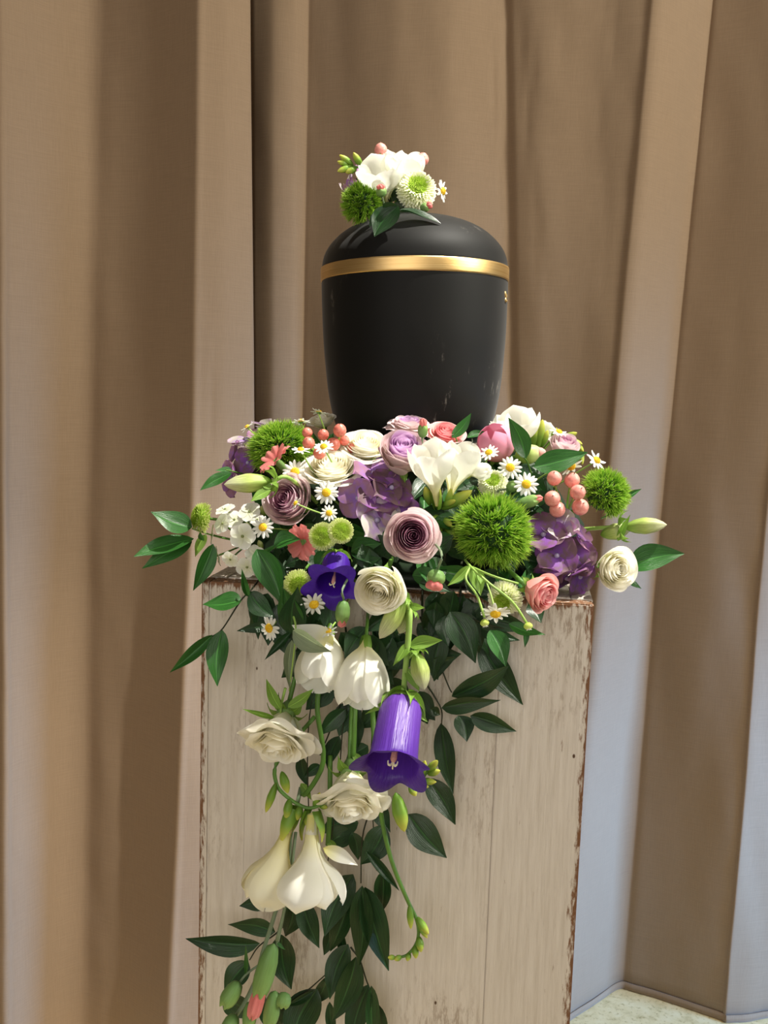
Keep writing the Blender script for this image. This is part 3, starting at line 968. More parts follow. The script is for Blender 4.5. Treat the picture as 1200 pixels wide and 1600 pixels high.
def add_leaf(parent, b, t, width, nrm=(0, -1, 0.25), var=0, mat='leaf', name='leaf'):
    o = ob(name, cached(('leaf', var % 4, mat, name), lambda: leaf_mesh(var, M[mat])), parent)
    o.matrix_basis = parent.matrix_basis.inverted() @ leaf_matrix(Vector(b), Vector(t), width, nrm)
    return o


def at0(p): return Matrix.Translation(Vector(p))


def sprig(label, stem_px, leaves, Y, mat='leaf', stem_mat='stem_d', r=0.0010, group=None, name='ruscus_sprig', cat='leafy sprig'):
    """stem_px: (px, py, Y) points; leaves: (bx, by, tx, ty, width_px[, dY base, dY tip, var, normal])"""
    pts = [P(a, b, c) for a, b, c in stem_px]
    o = thing(name, label, cat, at0(pts[0]), group)
    add_stem(o, pts, r, stem_mat, 'stem', r * 0.6)
    for i, lf in enumerate(leaves):
        bx, by, tx, ty, wd = lf[:5]
        d0, d1 = (lf[5], lf[6]) if len(lf) > 6 else (0, -0.008)
        var = lf[7] if len(lf) > 7 else i
        nr = lf[8] if len(lf) > 8 else (random.uniform(-.35, .35), -1, random.uniform(-.1, .45))
        yb, yt = Y + d0, Y + d1
        add_leaf(o, P(bx, by, yb), P(tx, ty, yt), S(wd, Y), nr, var, lf[9] if len(lf) > 9 else mat)
    return o

# ================================================================== THE FLOWERS ROUND THE URN
def Y(px, py, d=0.0): return Ym(px, py) + d


# roses ------------------------------------------------------------
rose('wide open white rose beside two daisies, left of the second white rose', 517, 731, 98, Y(517, 732, -.012), (-.08, -.50, .86), 'open', 'white', .4)
rose('white rose touching the urn front, between coral berries and lilac rose', 571, 696, 82, Y(571, 696), (.02, -.52, .85), 'open', 'white', 1.7)
rose('tall lilac rose with a pale outside, left of the white freesia blooms', 628, 716, 92, Y(628, 716, -.012), (.10, -.66, .74), 'cup', 'lilac', .9)
rose('dusty mauve rose facing left, with a small daisy before its heart', 455, 786, 93, Y(455, 786, -.012), (-.30, -.88, .36), 'cup', 'mauve', 2.1)
rose('dusty mauve rose facing the viewer, above the pink carnation bud', 642, 836, 98, Y(642, 836, -.022), (.08, -.97, .12), 'cup', 'mauve', .2)
rose('faded pale mauve rose pressed against the urn foot', 640, 664, 78, .075, (.0, -.22, .97), 'loose', 'pale', .5)
rose('small pink rose beside the urn foot, behind the white freesia', 697, 678, 62, Y(697, 679), (.12, -.55, .82), 'open', 'pink', .0)
rose('cream white rose right of the violet bellflower, above the cascade', 596, 914, 94, Y(596, 914, -.020), (-.16, -.86, -.20), 'cup', 'white', 1.1)
rose('pink rose hanging over the right end of the front edge', 838, 922, 72, -.062, (.62, -.74, -.22), 'cup', 'pink', .7)
rose('white rose lowest at the right side, beside a broad ruscus leaf', 956, 888, 78, .005, (.25, -.80, .10), 'cup', 'white', 2.4)
rose('white rose hanging leftmost in the cascade, petals folded back', 440, 1140, 128, -.055, (-.14, -.74, -.62), 'hang', 'white', .3, stem=P(478, 985, -.02))
rose('white rose hanging beside the long violet bell in the cascade', 548, 1234, 130, -.052, (.08, -.74, -.66), 'hang', 'white', 1.9, stem=P(552, 1075, -.02))
rose('white rose half hidden behind the coral berries at the urn left side', 504, 656, 46, .135, (-.2, -.3, .93), 'open', 'white', .8, sep=False)
rose('faint mauve rose behind the broad leaf above the pink berries', 880, 702, 54, .075, (.2, -.5, .84), 'cup', 'mauve', .8, sep=False)

# hydrangeas -------------------------------------------------------
hydrangea('purple hydrangea head in the middle, below the two white roses', 577, 785, 120, 130, Y(577, 785, .004), (-.05, -.90, .38),
          [(-.30, .10, 'hyd'), (.22, -.42, 'hyd_l'), (.55, .40, 'hyd_d'), (.05, .80, 'hyd'), (.72, -.12, 'hyd_d'), (.25, .15, 'hyd_d')], None, 0.0, .62)
hydrangea('purple hydrangea head at the far left, behind the green dianthus ball', 386, 712, 92, 118, .088, (-.45, -.70, .5),
          [(-.35, .50, 'hyd_l'), (.30, .60, 'hyd'), (-.62, .0, 'hyd'), (-.35, -.65, 'hyd'), (.15, -.2, 'hyd_d'), (.15, 1.0, 'hyd_l'), (.65, .75, 'hyd_l')], None, 0.0, .60)
hydrangea('deep purple hydrangea head above the right corner of the pedestal', 878, 862, 118, 132, .005, (.22, -.93, .18),
          [(-.50, .40, 'hyd_d'), (.0, .62, 'hyd_l'), (.52, .42, 'hyd'), (-.15, -.10, 'hyd_d'), (.45, -.15, 'hyd_d'), (-.45, -.55, 'hyd_d'), (.15, -.62, 'hyd_d'), (.6, -.6, 'hyd_d')], None, 0.0, .58)

# green dianthus ---------------------------------------------------
green_ball('bright green bristly dianthus ball at the upper left, behind a salmon flower', 438, 702, 108, Y(438, 702, -.012), (-.2, -.55, .8), (1, .9, .85), .3, 1)
green_ball('largest green bristly dianthus ball, right of the middle', 770, 830, 134, Y(770, 830, -.006), (.1, -.9, .35), (.93, 1, 1), 1.0, 2)
green_ball('green bristly dianthus ball at the right edge, above a long green bud', 944, 772, 88, .03, (.6, -.45, .65), (.95, 1, .95), 2.0, 1)

# chrysanthemums ---------------------------------------------------
chrysanthemum('pale green button chrysanthemum seen edge on at the far left', 309, 808, 50, .035, (-.93, -.35, .15), True, 0, None, .95)
chrysanthemum('lime button chrysanthemum, left of a touching pair above the violet bellflower', 503, 838, 46, Y(503, 838, -.028), (-.1, -.97, .15), True)
chrysanthemum('lime button chrysanthemum, right of a touching pair above the violet bellflower', 533, 830, 42, Y(533, 830, -.036), (.15, -.97, .1), True, 1.0)
chrysanthemum('pale green chrysanthemum left of the violet open bellflower', 466, 914, 46, -.052, (.3, -.85, -.25), True, .5)
chrysanthemum('pale chrysanthemum wedged between the white freesia and the green ball', 770, 752, 48, Y(770, 752, -.002), (-.15, -.80, .58), False, .2)
chrysanthemum('pale chrysanthemum behind the hanging daisy at the right front edge', 786, 938, 58, -.050, (-.45, -.82, -.3), False, .9)

# daisies ----------------------------------------------------------
DZ = [
    ('daisy in front of the white phlox cluster', 411, 824, 37, -.034, (-.1, -.95, .25)),
    ('daisy between the salmon flower and the wide white rose', 461, 738, 40, -.034, (.05, -.90, .42)),
    ('daisy just right of the left mauve rose', 510, 770, 39, -.040, (-.05, -.95, .28)),
    ('small daisy under another daisy, above the lime chrysanthemums', 514, 802, 28, -.038, (.05, -.92, .35)),
    ('tiny daisy on a thin stem before the left mauve rose', 463, 787, 24, -.058, (-.75, -.35, .5)),
    ('daisy seen from below against the curtain, left of the urn', 498, 645, 26, .100, (.15, .35, .92)),
    ('daisy seen from below, left of the half hidden white rose', 470, 660, 30, .085, (-.1, .25, .95)),
    ('daisy among the coral berries above the wide white rose', 506, 699, 32, .005, (-.1, -.62, .78)),
    ('flat daisy lying on the left green dianthus ball', 470, 704, 30, .010, (.0, -.25, .97)),
    ('small daisy behind the left hydrangea, topmost at far left', 387, 668, 24, .085, (-.6, -.2, .75)),
    ('daisy tilted in front of the pink ball bud', 764, 708, 32, -.030, (-.25, -.62, .72)),
    ('daisy under the pink ball bud, upper of two beside each other', 797, 731, 38, -.036, (-.1, -.92, .35)),
    ('daisy left of the pink berries, lower of two beside each other', 822, 757, 40, -.034, (.05, -.93, .35)),
    ('daisy above the right green dianthus ball', 931, 720, 36, .055, (.55, -.62, .55)),
    ('daisy under the broad leaf above the pink berries', 892, 728, 38, .030, (.35, -.68, -.60)),
    ('daisy on the freesia buds at the upper right', 873, 676, 30, .080, (.3, -.35, .88)),
    ('daisy hanging at the right front edge before a chrysanthemum', 774, 957, 48, -.082, (.02, -.70, -.70)),
    ('daisy beside the dark leaves below the left front corner', 422, 981, 42, -.045, (-.55, -.80, -.1)),
    ('daisy half hidden under the violet open bellflower', 490, 943, 44, -.050, (.3, -.85, -.4)),
    ('small daisy below the violet open bellflower, seen from the side', 513, 987, 30, -.058, (-.1, -.45, .88)),
]
for i, (lb, px, py, d, dy, ax) in enumerate(DZ):
    yy = dy if (py > 900 or dy > 0.0) else Y(px, py, dy)
    st = None
    if 'hanging at the right' in lb: st = P(758, 905, -.05)
    if 'tiny daisy' in lb: st = P(514, 806, Y(514, 806, -.03))
    daisy(lb, px, py, d, yy, ax, (13, 14, 15, 12, 9)[i % 5], i * .7, st, None, (3, 8) if i == 17 else ())

# white phlox cluster ----------------------------------------------
c0 = P(372, 845, .03)
ph = thing('phlox', 'cluster of small white phlox flowers at the left end', 'phlox', at0(c0))
for i, (px, py, d, dy, ax) in enumerate([
    (379, 838, 42, -.022, (-.05, -.98, .1)), (390, 800, 38, -.006, (-.2, -.7, .68)), (348, 818, 36, .0, (-.6, -.7, .4)), (360, 874, 30, -.012, (-.3, -.85, -.4)),
    (332, 836, 34, .012, (-.95, -.25, .1)), (341, 868, 34, .006, (-.9, -.3, -.2)), (386, 886, 36, -.012, (.1, -.95, -.25)), (352, 796, 34, .01, (-.3, -.35, .9)),
    (398, 866, 32, -.006, (.2, -.9, -.1)), (366, 812, 32, .004, (.2, -.8, .5)), (402, 812, 28, .006, (.1, -.6, .8))]):
    fl = ob('floret', cached(('eye', 'p'), lambda: floret_eye(M['eye_g'])), ph)
    fl.matrix_basis = ph.matrix_basis.inverted() @ frame(P(px, py, .03 + dy), ax, S(d, .03) / 2, i)
    for j in range(5):
        ob('petal', cached('phx', phlox_petal), fl, rotz(j * 1.2566) @ Matrix.Rotation(-.05, 4, 'X'))
    p0 = P(px, py, .03 + dy)
    add_stem(ph, [p0, p0.lerp(P(385, 842, .07), .6) + Vector((0, .01, -.004)), P(395, 845, .10)], .0009, 'stem')
    if i % 2 == 0: add_bud(ph, P(px + 12, py - 6, .045 + dy), P(px + 6, py - 22, .04 + dy), S(5, .03), 'bud_green')


# salmon carnation flowers -----------------------------------------
def carn_petal(i):
    def f(u, v):
        w_ = 0.60 * (0.18 + 0.82 * np.sin(np.pi * .5 * np.clip(u * 1.05, 0, 1)) ** 1.4)
        z = 0.55 * np.sqrt(u) - 0.25 * u * u * (0.5 + i * .35) + 0.06 * np.sin(9 * v + i) * u ** 2
        r = 0.06 + (0.94 - 0.05 * np.abs(np.sin(8 * v + i))) * u ** 1.3 * (1 - .12 * v * v)
        return r, v * w_, z
    return Geo().add(*grid(f, 9, 15)).mesh('petal', M['salmon'])


def carnation(label, px, py, d, yy, axis, spin=0.0):
    R = S(d, yy) / 2; ctr = P(px, py, yy); ax = Vector(axis).normalized()
    o = thing('carnation', label, 'carnation', frame(ctr - ax * R * .3, ax, R, spin))
    for j in range(7):
        ob('petal', cached(('cp', j % 3), lambda: carn_petal(j % 3)), o, rotz(j * .8976) @ Matrix.Rotation(-.25 * (j % 2), 4, 'Y'))
    ob('calyx', cached('ccal', lambda: Geo().add(*lathe([(0, -.95), (.16, -.9), (.2, -.4), (.2, .1), (.26, .3), (.1, .3), (0, .25)], 12)).mesh('calyx', M['calyx'])), o)
    stem_to(o, (0, 0, -.9), anchor(ctr), .0012, M['stem_g'])


carnation('salmon pink flower tilted before the left green dianthus ball', 430, 718, 60, Y(430, 718, -.048), (-.68, -.30, .68), .2)
carnation('salmon pink flower left of the lime chrysanthemum pair', 473, 847, 60, Y(473, 847, -.004), (-.55, -.78, -.1), .9)

# pink berries (hypericum) -----------------------------------------
def berry_mesh(mat):
    return Geo().add(*lathe([(0, -.02), (.35, .0), (.70, .22), (.92, .62), (.98, 1.0), (.88, 1.4), (.62, 1.74), (.30, 1.92), (.08, 2.0), (0, 2.04)], 20)).mesh('berry', M[mat])


def bsepal():
    def f(u, v):
        w_ = .34 * np.sin(np.pi * np.clip(.25 + u * .75, 0, 1))
        return .15 + .8 * u, v * w_, .02 + .5 * u * u
    return Geo().add(*grid(f, 5, 5)).mesh('sepal', M['stem_l'])


def add_berry(parent, px, py, d, yy, axis, mat):
    ax = Vector(axis).normalized(); R = S(d, yy) / 2
    b = ob('berry', cached(('berry', mat), lambda: berry_mesh(mat)), parent)
    p = P(px, py, yy)
    b.matrix_basis = parent.matrix_basis.inverted() @ frame(p - ax * R, ax, R)
    for j in range(5): ob('sepal', cached('bsep', bsepal), b, rotz(j * 1.2566))
    t = ob('tip', cached('btip', lambda: Geo().add(*lathe([(0, -.1), (.07, 0), (.04, .16), (0, .2)], 8)).mesh('tip', M['tip'])), b, Matrix.Translation((0, 0, 2.0)))
    return p - ax * R


bs = thing('berry_sprig', 'sprig of six pink berries above the right hydrangea', 'berries', at0(P(885, 800, .06)))
for px, py, d, dy, ax in [(866, 747, 24, -.012, (-.15, -.6, .75)), (894, 750, 25, -.008, (.1, -.55, .8)), (903, 769, 25, -.022, (.25, -.75, .55)),
                          (863, 779, 26, -.020, (-.1, -.85, .4)), (871, 796, 26, -.016, (.1, -.85, .3)), (907, 792, 27, -.014, (.15, -.8, .5))]:
    q = add_berry(bs, px, py, d, .025 + dy, ax, 'berry')
    add_stem(bs, [q, q.lerp(P(886, 800, .055), .5) + Vector((0, .004, -.003)), P(886, 806, .06)], .0011, 'stem_l')
bs = thing('berry_sprig', 'sprig of coral berries between the left green ball and the white roses', 'berries', at0(P(512, 715, .06)))
for px, py, d, dy, ax in [(531, 672, 21, .0, (.0, -.5, .85)), (505, 679, 18, .012, (-.2, -.5, .8)), (482, 692, 20, -.004, (-.2, -.7, .6)),
                          (521, 694, 22, .004, (.1, -.75, .6)), (499, 708, 20, -.012, (.0, -.8, .5)), (538, 688, 17, .012, (.3, -.6, .7)), (480, 676, 17, .018, (-.3, -.4, .8)), (550, 700, 16, .016, (.3, -.6, .7))]:
    q = add_berry(bs, px, py, d, .035 + dy, ax, 'berry_r')
    add_stem(bs, [q, q.lerp(P(512, 715, .06), .5) + Vector((0, .004, -.003)), P(512, 722, .07)], .0011, 'stem_l')

# white freesias on the mound --------------------------------------
fr = thing('freesia', 'white freesia with two goblet blooms and green buds, below the small pink rose', 'freesia', at0(P(686, 800, .0)))
yf = Y(690, 735, -.040)
freesia_bloom(fr, P(683, 790, yf + .016), P(672, 696, yf - .004), S(37, yf), 'goblet', 'freesia', -.35)
freesia_bloom(fr, P(700, 788, yf + .022), P(722, 694, yf + .010), S(34, yf), 'goblet', 'freesia', .3)
freesia_bloom(fr, P(726, 742, yf + .02), P(764, 735, yf + .002), S(14, yf), 'bud', 'freesia', .3)
jn = P(684, 800, yf + .03)
add_stem(fr, [P(700, 842, yf + .045), P(690, 815, yf + .036), jn], .0016, 'stem')
for (bx, by, tx, ty, r) in [(690, 796, 738, 766, 10), (690, 790, 712, 782, 6), (672, 790, 664, 760, 7), (683, 795, 681, 760, 7), (684, 805, 674, 818, 6), (690, 808, 706, 822, 6.5), (694, 815, 714, 850, 6), (690, 815, 683, 842, 6)]:
    add_bud(fr, P(bx, by, yf + .026), P(tx, ty, yf + .012), S(r, yf))
fr = thing('freesia', 'white freesia with green buds at the top right of the mound', 'freesia', at0(P(830, 725, .11)))
yf = .085
freesia_bloom(fr, P(818, 712, yf + .02), P(806, 648, yf), S(36, yf), 'goblet', 'freesia', .0)
freesia_bloom(fr, P(806, 705, yf + .03), P(778, 652, yf + .02), S(17, yf), 'goblet', 'freesia', .6)
freesia_bloom(fr, P(838, 700, yf + .03), P(864, 664, yf + .03), S(17, yf), 'goblet', 'freesia', .6)
add_stem(fr, [P(850, 735, yf + .06), P(835, 718, yf + .045), P(826, 704, yf + .03)], .0016, 'stem')
add_stem(fr, [P(840, 712, yf + .03), P(868, 684, yf + .02), P(895, 690, yf + .02), P(911, 712, yf + .02)], .0011, 'stem')
for (bx, by, tx, ty, r) in [(828, 705, 837, 660, 9), (838, 705, 848, 655, 8), (845, 700, 856, 672, 6), (878, 686, 902, 676, 5.5), (886, 688, 910, 694, 6), (895, 690, 912, 706, 5.5), (906, 700, 910, 726, 5), (862, 690, 870, 668, 5)]:
    add_bud(fr, P(bx, by, yf + .02), P(tx, ty, yf + .012), S(r, yf))

# violet bellflowers -----------------------------------------------
def bell_mesh(mat, flare=1.0):
    def f(u, v):
        a = v * np.pi
        lobe = 0.5 + 0.5 * np.cos(5 * a)
        q = np.clip((u - 0.70) / 0.30, 0, 1)
        r = np.interp(u, [0, .04, .1, .2, .45, .62, .70], [.05, .36, .50, .59, .62, .64, .68])
        r = r + q ** 1.3 * 0.72 * flare * (0.30 + 0.70 * lobe ** 0.8)
        z = np.interp(u, [0, .04, .1, .2, .7], [0, .01, .07, .22, 1.06]) + q * (0.30 * (0.20 + 0.80 * lobe)) - q ** 2 * 0.20 * flare * lobe
        rib = 1 + 0.025 * np.cos(5 * a) * np.sin(np.pi * np.clip(u / .75, 0, 1)) - 0.02 * np.exp(-((((v * 5 + 1) % 2) - 1) / .12) ** 2) * (u < .8)
        return r * rib * np.cos(a), r * rib * np.sin(a), z
    return Geo().add(*grid(f, 26, 80, wrap=True)).mesh('bell', mat)


def csepal():
    def f(u, v):
        w_ = .20 * np.sin(np.pi * np.clip(.3 + u * .7, 0, 1)) ** .7 * (1 - u ** 3 * .9)
        return .12 + .58 * np.sin(u * 1.5), v * w_ * 1.2, -.08 + .02 * u + .42 * u * u - .06 * np.abs(v)
    return Geo().add(*grid(f, 9, 5)).mesh('sepal', M['leaf_l'])


def add_bell(parent, base, axis, R, length, mat, spin=0.0, flare=1.0, n_sep=5):
    inv = parent.matrix_basis.inverted()
    b = ob('bell', cached(('bell', mat, flare), lambda: bell_mesh(M[mat], flare)), parent)
    b.matrix_basis = inv @ frame(base, axis, 1, spin) @ Matrix.Diagonal((R, R, length, 1))
    for j in range(n_sep):
        ob('sepal', cached('csep', csepal), b, rotz(j * 1.2566 + .6))
    ob('calyx', cached('bcal', lambda: Geo().add(*lathe([(0, -.16), (.12, -.15), (.26, -.09), (.42, .0), (.47, .06), (.3, .03), (0, .0)], 15)).mesh('calyx', M['leaf_l'])), b)
    ob('pistil', cached('pist', lambda: Geo().add(*lathe([(0, .05), (.04, .06), (.045, .7), (.07, .78), (.09, 1.0), (.03, 1.06), (0, 1.05)], 10)).mesh('pistil', M['pistil'])), b)
    for j in range(3):
        ob('stigma', cached('stig', lambda: Geo().add(*tube([(0, 0, 1.03), (.06, 0, 1.10), (.13, 0, 1.10), (.15, 0, 1.05)], .022, 6)).mesh('stigma', M['pistil_w'])), b, rotz(j * 2.09))
    return b


bo = thing('bellflower', 'open violet bellflower facing out above the cascade', 'bellflower', at0(P(522, 880, -.045)))
add_bell(bo, P(527, 872, -.030), (-.05, -.84, -.54), S(39, -.06), S(58, -.06), 'bell_d', .94, 1.0)
add_stem(bo, [P(527, 872, -.030), P(530, 862, .0), P(540, 850, .06)], .0016, 'stem_l')

bc = thing('bellflower', 'bellflower stalk with one long violet bell and two striped green buds', 'bellflower', at0(P(640, 940, -.075)))
yb = -.082
add_stem(bc, [P(628, 925, -.02), P(634, 938, -.06), P(640, 955, yb + .004), P(637, 1010, yb), P(632, 1060, yb), P(630, 1092, yb)], .0031, 'stem_l', 'stem', .0024)
bl = add_bell(bc, P(629, 1094, yb), (-.12, -.78, -.62), S(58, yb), S(108, yb), 'bell', .5, .62)
for (bx, by, tx, ty, r, yo) in [(632, 935, 593, 998, 15, -.012), (650, 1018, 663, 1078, 15, -.004), (640, 955, 624, 990, 12, .012)]:
    add_bud(bc, P(bx, by, yb + yo), P(tx, ty, yb + yo - .006), S(r, yb), 'bell_bud', 'bud', 1)
    q = P(bx, by, yb + yo); t = P(tx, ty, yb + yo - .006)
    d_ = (t - q).normalized()
    add_stem(bc, [P(637, 950 if by < 1000 else 1030, yb), q], .0012, 'stem_l')
    for j in range(5):
        s = ob('sepal', cached('csep', csepal), bc); s.matrix_basis = bc.matrix_basis.inverted() @ frame(q, d_, S(28, yb), j * 1.2566)
for (bx, by, tx, ty, w_) in [(640, 945, 664, 950, 13), (636, 1005, 614, 1040, 14), (640, 1010, 690, 1000, 22), (634, 1045, 655, 1080, 20), (630, 1090, 570, 1116, 13), (636, 1092, 668, 1128, 18), (640, 938, 622, 925, 14)]:
    add_leaf(bc, P(bx, by, yb), P(tx, ty, yb - .008), S(w_, yb), (random.uniform(-.3, .3), -1, .4), random.randrange(4), 'leaf_l')

# long green bellflower buds at the sides
for lb, (bx, by, tx, ty, r), yo in [('striped green bellflower bud lying at the left, above the white phlox', (425, 752, 350, 757, 15), -.005),
                                    ('striped green bellflower bud reaching out at the right', (975, 824, 1042, 820, 13), .035)]:
    o = thing('bellflower_bud', lb, 'flower bud', at0(P(bx, by, yo)))
    a_, b_ = P(bx, by, yo), P(tx, ty, yo - .012)
    add_bud(o, a_, b_, S(r, yo), 'bell_bud', 'bud', 1)
    d_ = (b_ - a_).normalized()
    for j in range(5):
        s = ob('sepal', cached('csep', csepal), o); s.matrix_basis = o.matrix_basis.inverted() @ frame(a_ - d_ * .002, d_, S(38, yo), j * 1.2566)
    add_stem(o, [a_, a_ - d_ * .018 + Vector((0, .006, .0)), anchor(a_)], .002, 'stem_l')
    if bx > 900:
        add_bud(o, P(938, 836, yo + .01), P(985, 826, yo), S(13, yo), 'bell_bud', 'bud', 1)
        add_leaf(o, P(965, 845, yo), P(985, 805, yo - .01), S(12, yo), (0, -1, .2), 0, 'leaf_l')

# pink ball bud and others -----------------------------------------
def shell_petal():
    def f(u, v):
        ph_ = 2.75 * u
        sp = 1.15 * np.sin(np.pi * np.clip(.15 + u * .85, 0, 1)) ** .4 * (1 - .55 * u ** 4)
        th = v * sp
        r = np.sin(ph_) * (1.0 + .035 * v)
        return r * np.cos(th), r * np.sin(th), -np.cos(ph_) * 1.05
    return Geo().add(*grid(f, 14, 13)).mesh('petal', M['bud_pink'])


yy = Y(775, 690, -.008); ct = P(775, 692, yy)
o = thing('lisianthus_bud', 'smooth round pink bud beside the urn foot', 'flower bud', frame(ct, (-.25, -.45, .86), S(60, yy) / 2, .5))
for j in range(5): ob('petal', cached('shell', shell_petal), o, rotz(j * 1.2566) @ Matrix.Rotation(.07, 4, 'X') @ Matrix.Scale(1 - .012 * j, 4))
for j in range(5): ob('sepal', cached('sepal', sepal_mesh), o, Matrix.Translation((0, 0, -1.0)) @ rotz(j * 1.2566) @ Matrix.Scale(1.2, 4))
stem_to(o, (0, 0, -.98), anchor(ct), .0018, M['stem'])

yy = Y(827, 710, -.018)
o = thing('lisianthus_bud', 'pale green bud with a pink tip, lying left of the broad leaf', 'flower bud', at0(P(806, 710, yy)))
add_bud(o, P(804, 713, yy), P(850, 706, yy), S(16, yy), 'bud_green')
q = add_bud(o, P(832, 709, yy - .002), P(853, 705, yy - .002), S(8.5, yy), 'pink_out', 'petal_tip'); q['label'] = 'pink petal tip'
add_stem(o, [P(806, 713, yy), P(795, 722, yy + .02), anchor(P(800, 720, yy))], .0016, 'stem')


# carnation buds: green tube, toothed rim, folded pink petals
def cal_mesh():
    def f(u, v):
        a = v * np.pi
        r = np.interp(u, [0, .08, .3, .6, .85, 1], [.05, .62, .92, 1.0, .86, .55])
        z = u * (1 - .12 * (u > .8) * (0.5 - 0.5 * np.cos(5 * a)))
        return r * np.cos(a), r * np.sin(a), z
    return Geo().add(*grid(f, 14, 30, wrap=True)).mesh('calyx', M['calyx'])


def pinktip():
    def f(u, v):
        a = v * np.pi
        r = np.interp(u, [0, .4, .75, .94, 1], [.52, .70, .68, .50, .02]) * (1 + .16 * np.cos(7 * a + 2 * u) * u)
        return r * np.cos(a), r * np.sin(a), .72 + .62 * u + .05 * np.cos(5 * a) * u
    return Geo().add(*grid(f, 8, 40, wrap=True)).mesh('petals', M['salmon'])


def add_carn_bud(parent, base, tip, R, pink=1.0):
    inv = parent.matrix_basis.inverted(); b, t = inv @ Vector(base), inv @ Vector(tip)
    L = (t - b).length
    c = ob('calyx', cached('calm', cal_mesh), parent, frame(b, t - b, 1) @ Matrix.Diagonal((R, R, L, 1)))
    if pink: ob('petals', cached('ptip', pinktip), c, Matrix.Diagonal((pink, pink, 1 if pink > .8 else .86, 1)))
    return c


for lb, (bx, by, tx, ty, r), yo, pk in [
    ('carnation bud with a pink point, upright against the urn foot', (660, 684, 661, 662, 8), .020, 1.0),
    ('carnation bud hanging tip down below the violet open bellflower', (537, 938, 534, 974, 12), -.078, .8),
    ('carnation bud opening pink under the front mauve rose', (684, 890, 679, 914, 15), -.074, 1.25),
    ('small round green carnation bud beside the lower daisy of the right pair', (792, 764, 808, 757, 9), -.012, 0),
    ('green carnation bud with a pink tip above the right hydrangea', (808, 790, 842, 779, 10), -.022, .8)]:
    yo = yo if by > 890 or yo > 0 else Y(bx, by, yo)
    o = thing('carnation_bud', lb, 'flower bud', at0(P(bx, by, yo)))
    add_carn_bud(o, P(bx, by, yo), P(tx, ty, yo - .004), S(r, yo), pk)
    a_ = P(bx, by, yo); d_ = (P(tx, ty, yo - .004) - a_).normalized()
    add_stem(o, [a_, a_ - d_ * .014 + Vector((0, .004, 0)), anchor(a_)], .0011, 'stem_g')

# half open daisy buds on the hanging green stalk at the right front
o = thing('daisy_stalk', 'light green stalk with two small daisy buds at the right front edge', 'flower bud', at0(P(738, 880, -.05)))
add_stem(o, [P(722, 868, .0), P(735, 885, -.06), P(765, 912, -.08), P(800, 940, -.086), P(824, 975, -.086)], .0012, 'stem_l')
add_stem(o, [P(735, 885, -.06), P(728, 905, -.074), P(745, 930, -.080), P(757, 965, -.086)], .0011, 'stem_l')
add_stem(o, [P(735, 885, -.06), P(770, 900, -.086), P(810, 912, -.088)], .0010, 'stem_l')
for px, py in ((757, 972), (825, 977)):
    b = ob('flower_bud', cached('dbud', lambda: Geo().add(*lathe([(0, -.5), (.4, -.45), (.75, -.1), (.85, .25), (.6, .6), (.2, .75), (0, .76)], 14)).mesh('flower_bud', M['chr_g'])), o)
    b.matrix_basis = o.matrix_basis.inverted() @ frame(P(px, py, -.087), (.2, -.4, -.9), S(9, -.087))
    for j in range(8):
        p_ = ob('petal', cached(('daisyp', 0), lambda: daisy_petal(0)), b, rotz(j * .785) @ Matrix.Rotation(-.95, 4, 'Y'))
for (bx, by, tx, ty, w_) in [(735, 885, 752, 930, 26), (733, 884, 700, 915, 15), (748, 896, 752, 912, 12)]:
    add_leaf(o, P(bx, by, -.062), P(tx, ty, -.07), S(w_, -.07), (.2, -1, .3), 0, 'leaf_l')

# ================================================================== THE CASCADE
o = thing('freesia', 'open white freesia under a folded grey green leaf, left in the cascade', 'freesia', at0(P(505, 1000, -.04)))
freesia_bloom(o, P(516, 980, -.035), P(488, 1070, -.064), S(43, -.06), 'bell', 'freesia', .2, drop=(2,))
freesia_petal_mat = 'freesia'
add_leaf(o, P(520, 1010, -.060), P(460, 975, -.066), S(44, -.06), (.3, -1, .5), 2, 'freesia', 'petal')
add_stem(o, [P(516, 980, -.035), P(520, 960, -.01), P(525, 935, .05)], .0016, 'stem')
o = thing('freesia', 'white freesia bell hanging right of the open one, left of the violet bell', 'freesia', at0(P(570, 1005, -.05)))
freesia_bloom(o, P(572, 998, -.052), P(563, 1102, -.076), S(43, -.064), 'bell', 'freesia', .5)
add_stem(o, [P(572, 1002, -.052), P(574, 970, -.03), P(576, 945, .04)], .0016, 'stem')

o = thing('freesia', 'freesia stalk with two long white trumpets hanging low in the cascade', 'freesia', at0(P(435, 1225, -.05)))
freesia_bloom(o, P(458, 1268, -.056), P(414, 1404, -.066), S(46, -.06), 'trumpet', 'freesia_y', .3)
fb = freesia_bloom(o, P(488, 1272, -.062), P(486, 1410, -.078), S(59, -.07), 'trumpet', 'freesia', .0)
add_leaf(o, P(505, 1325, -.072), P(560, 1352, -.075), S(24, -.07), (-.3, -.8, .6), 2, 'freesia', 'petal')
add_stem(o, [P(492, 1120, -.02), P(436, 1185, -.045), P(431, 1222, -.05), P(448, 1245, -.055), P(478, 1262, -.06), P(500, 1258, -.062), P(520, 1244, -.066)], .0021, 'stem', 'stem', .0014)
for (bx, by, tx, ty, r) in [(432, 1222, 415, 1270, 7), (440, 1205, 450, 1240, 8), (452, 1248, 448, 1282, 8), (470, 1258, 464, 1282, 7), (490, 1262, 500, 1238, 6), (505, 1256, 523, 1242, 6), (482, 1264, 478, 1290, 6), (498, 1258, 512, 1262, 5)]:
    add_bud(o, P(bx, by, -.058), P(tx, ty, -.062), S(r, -.06))

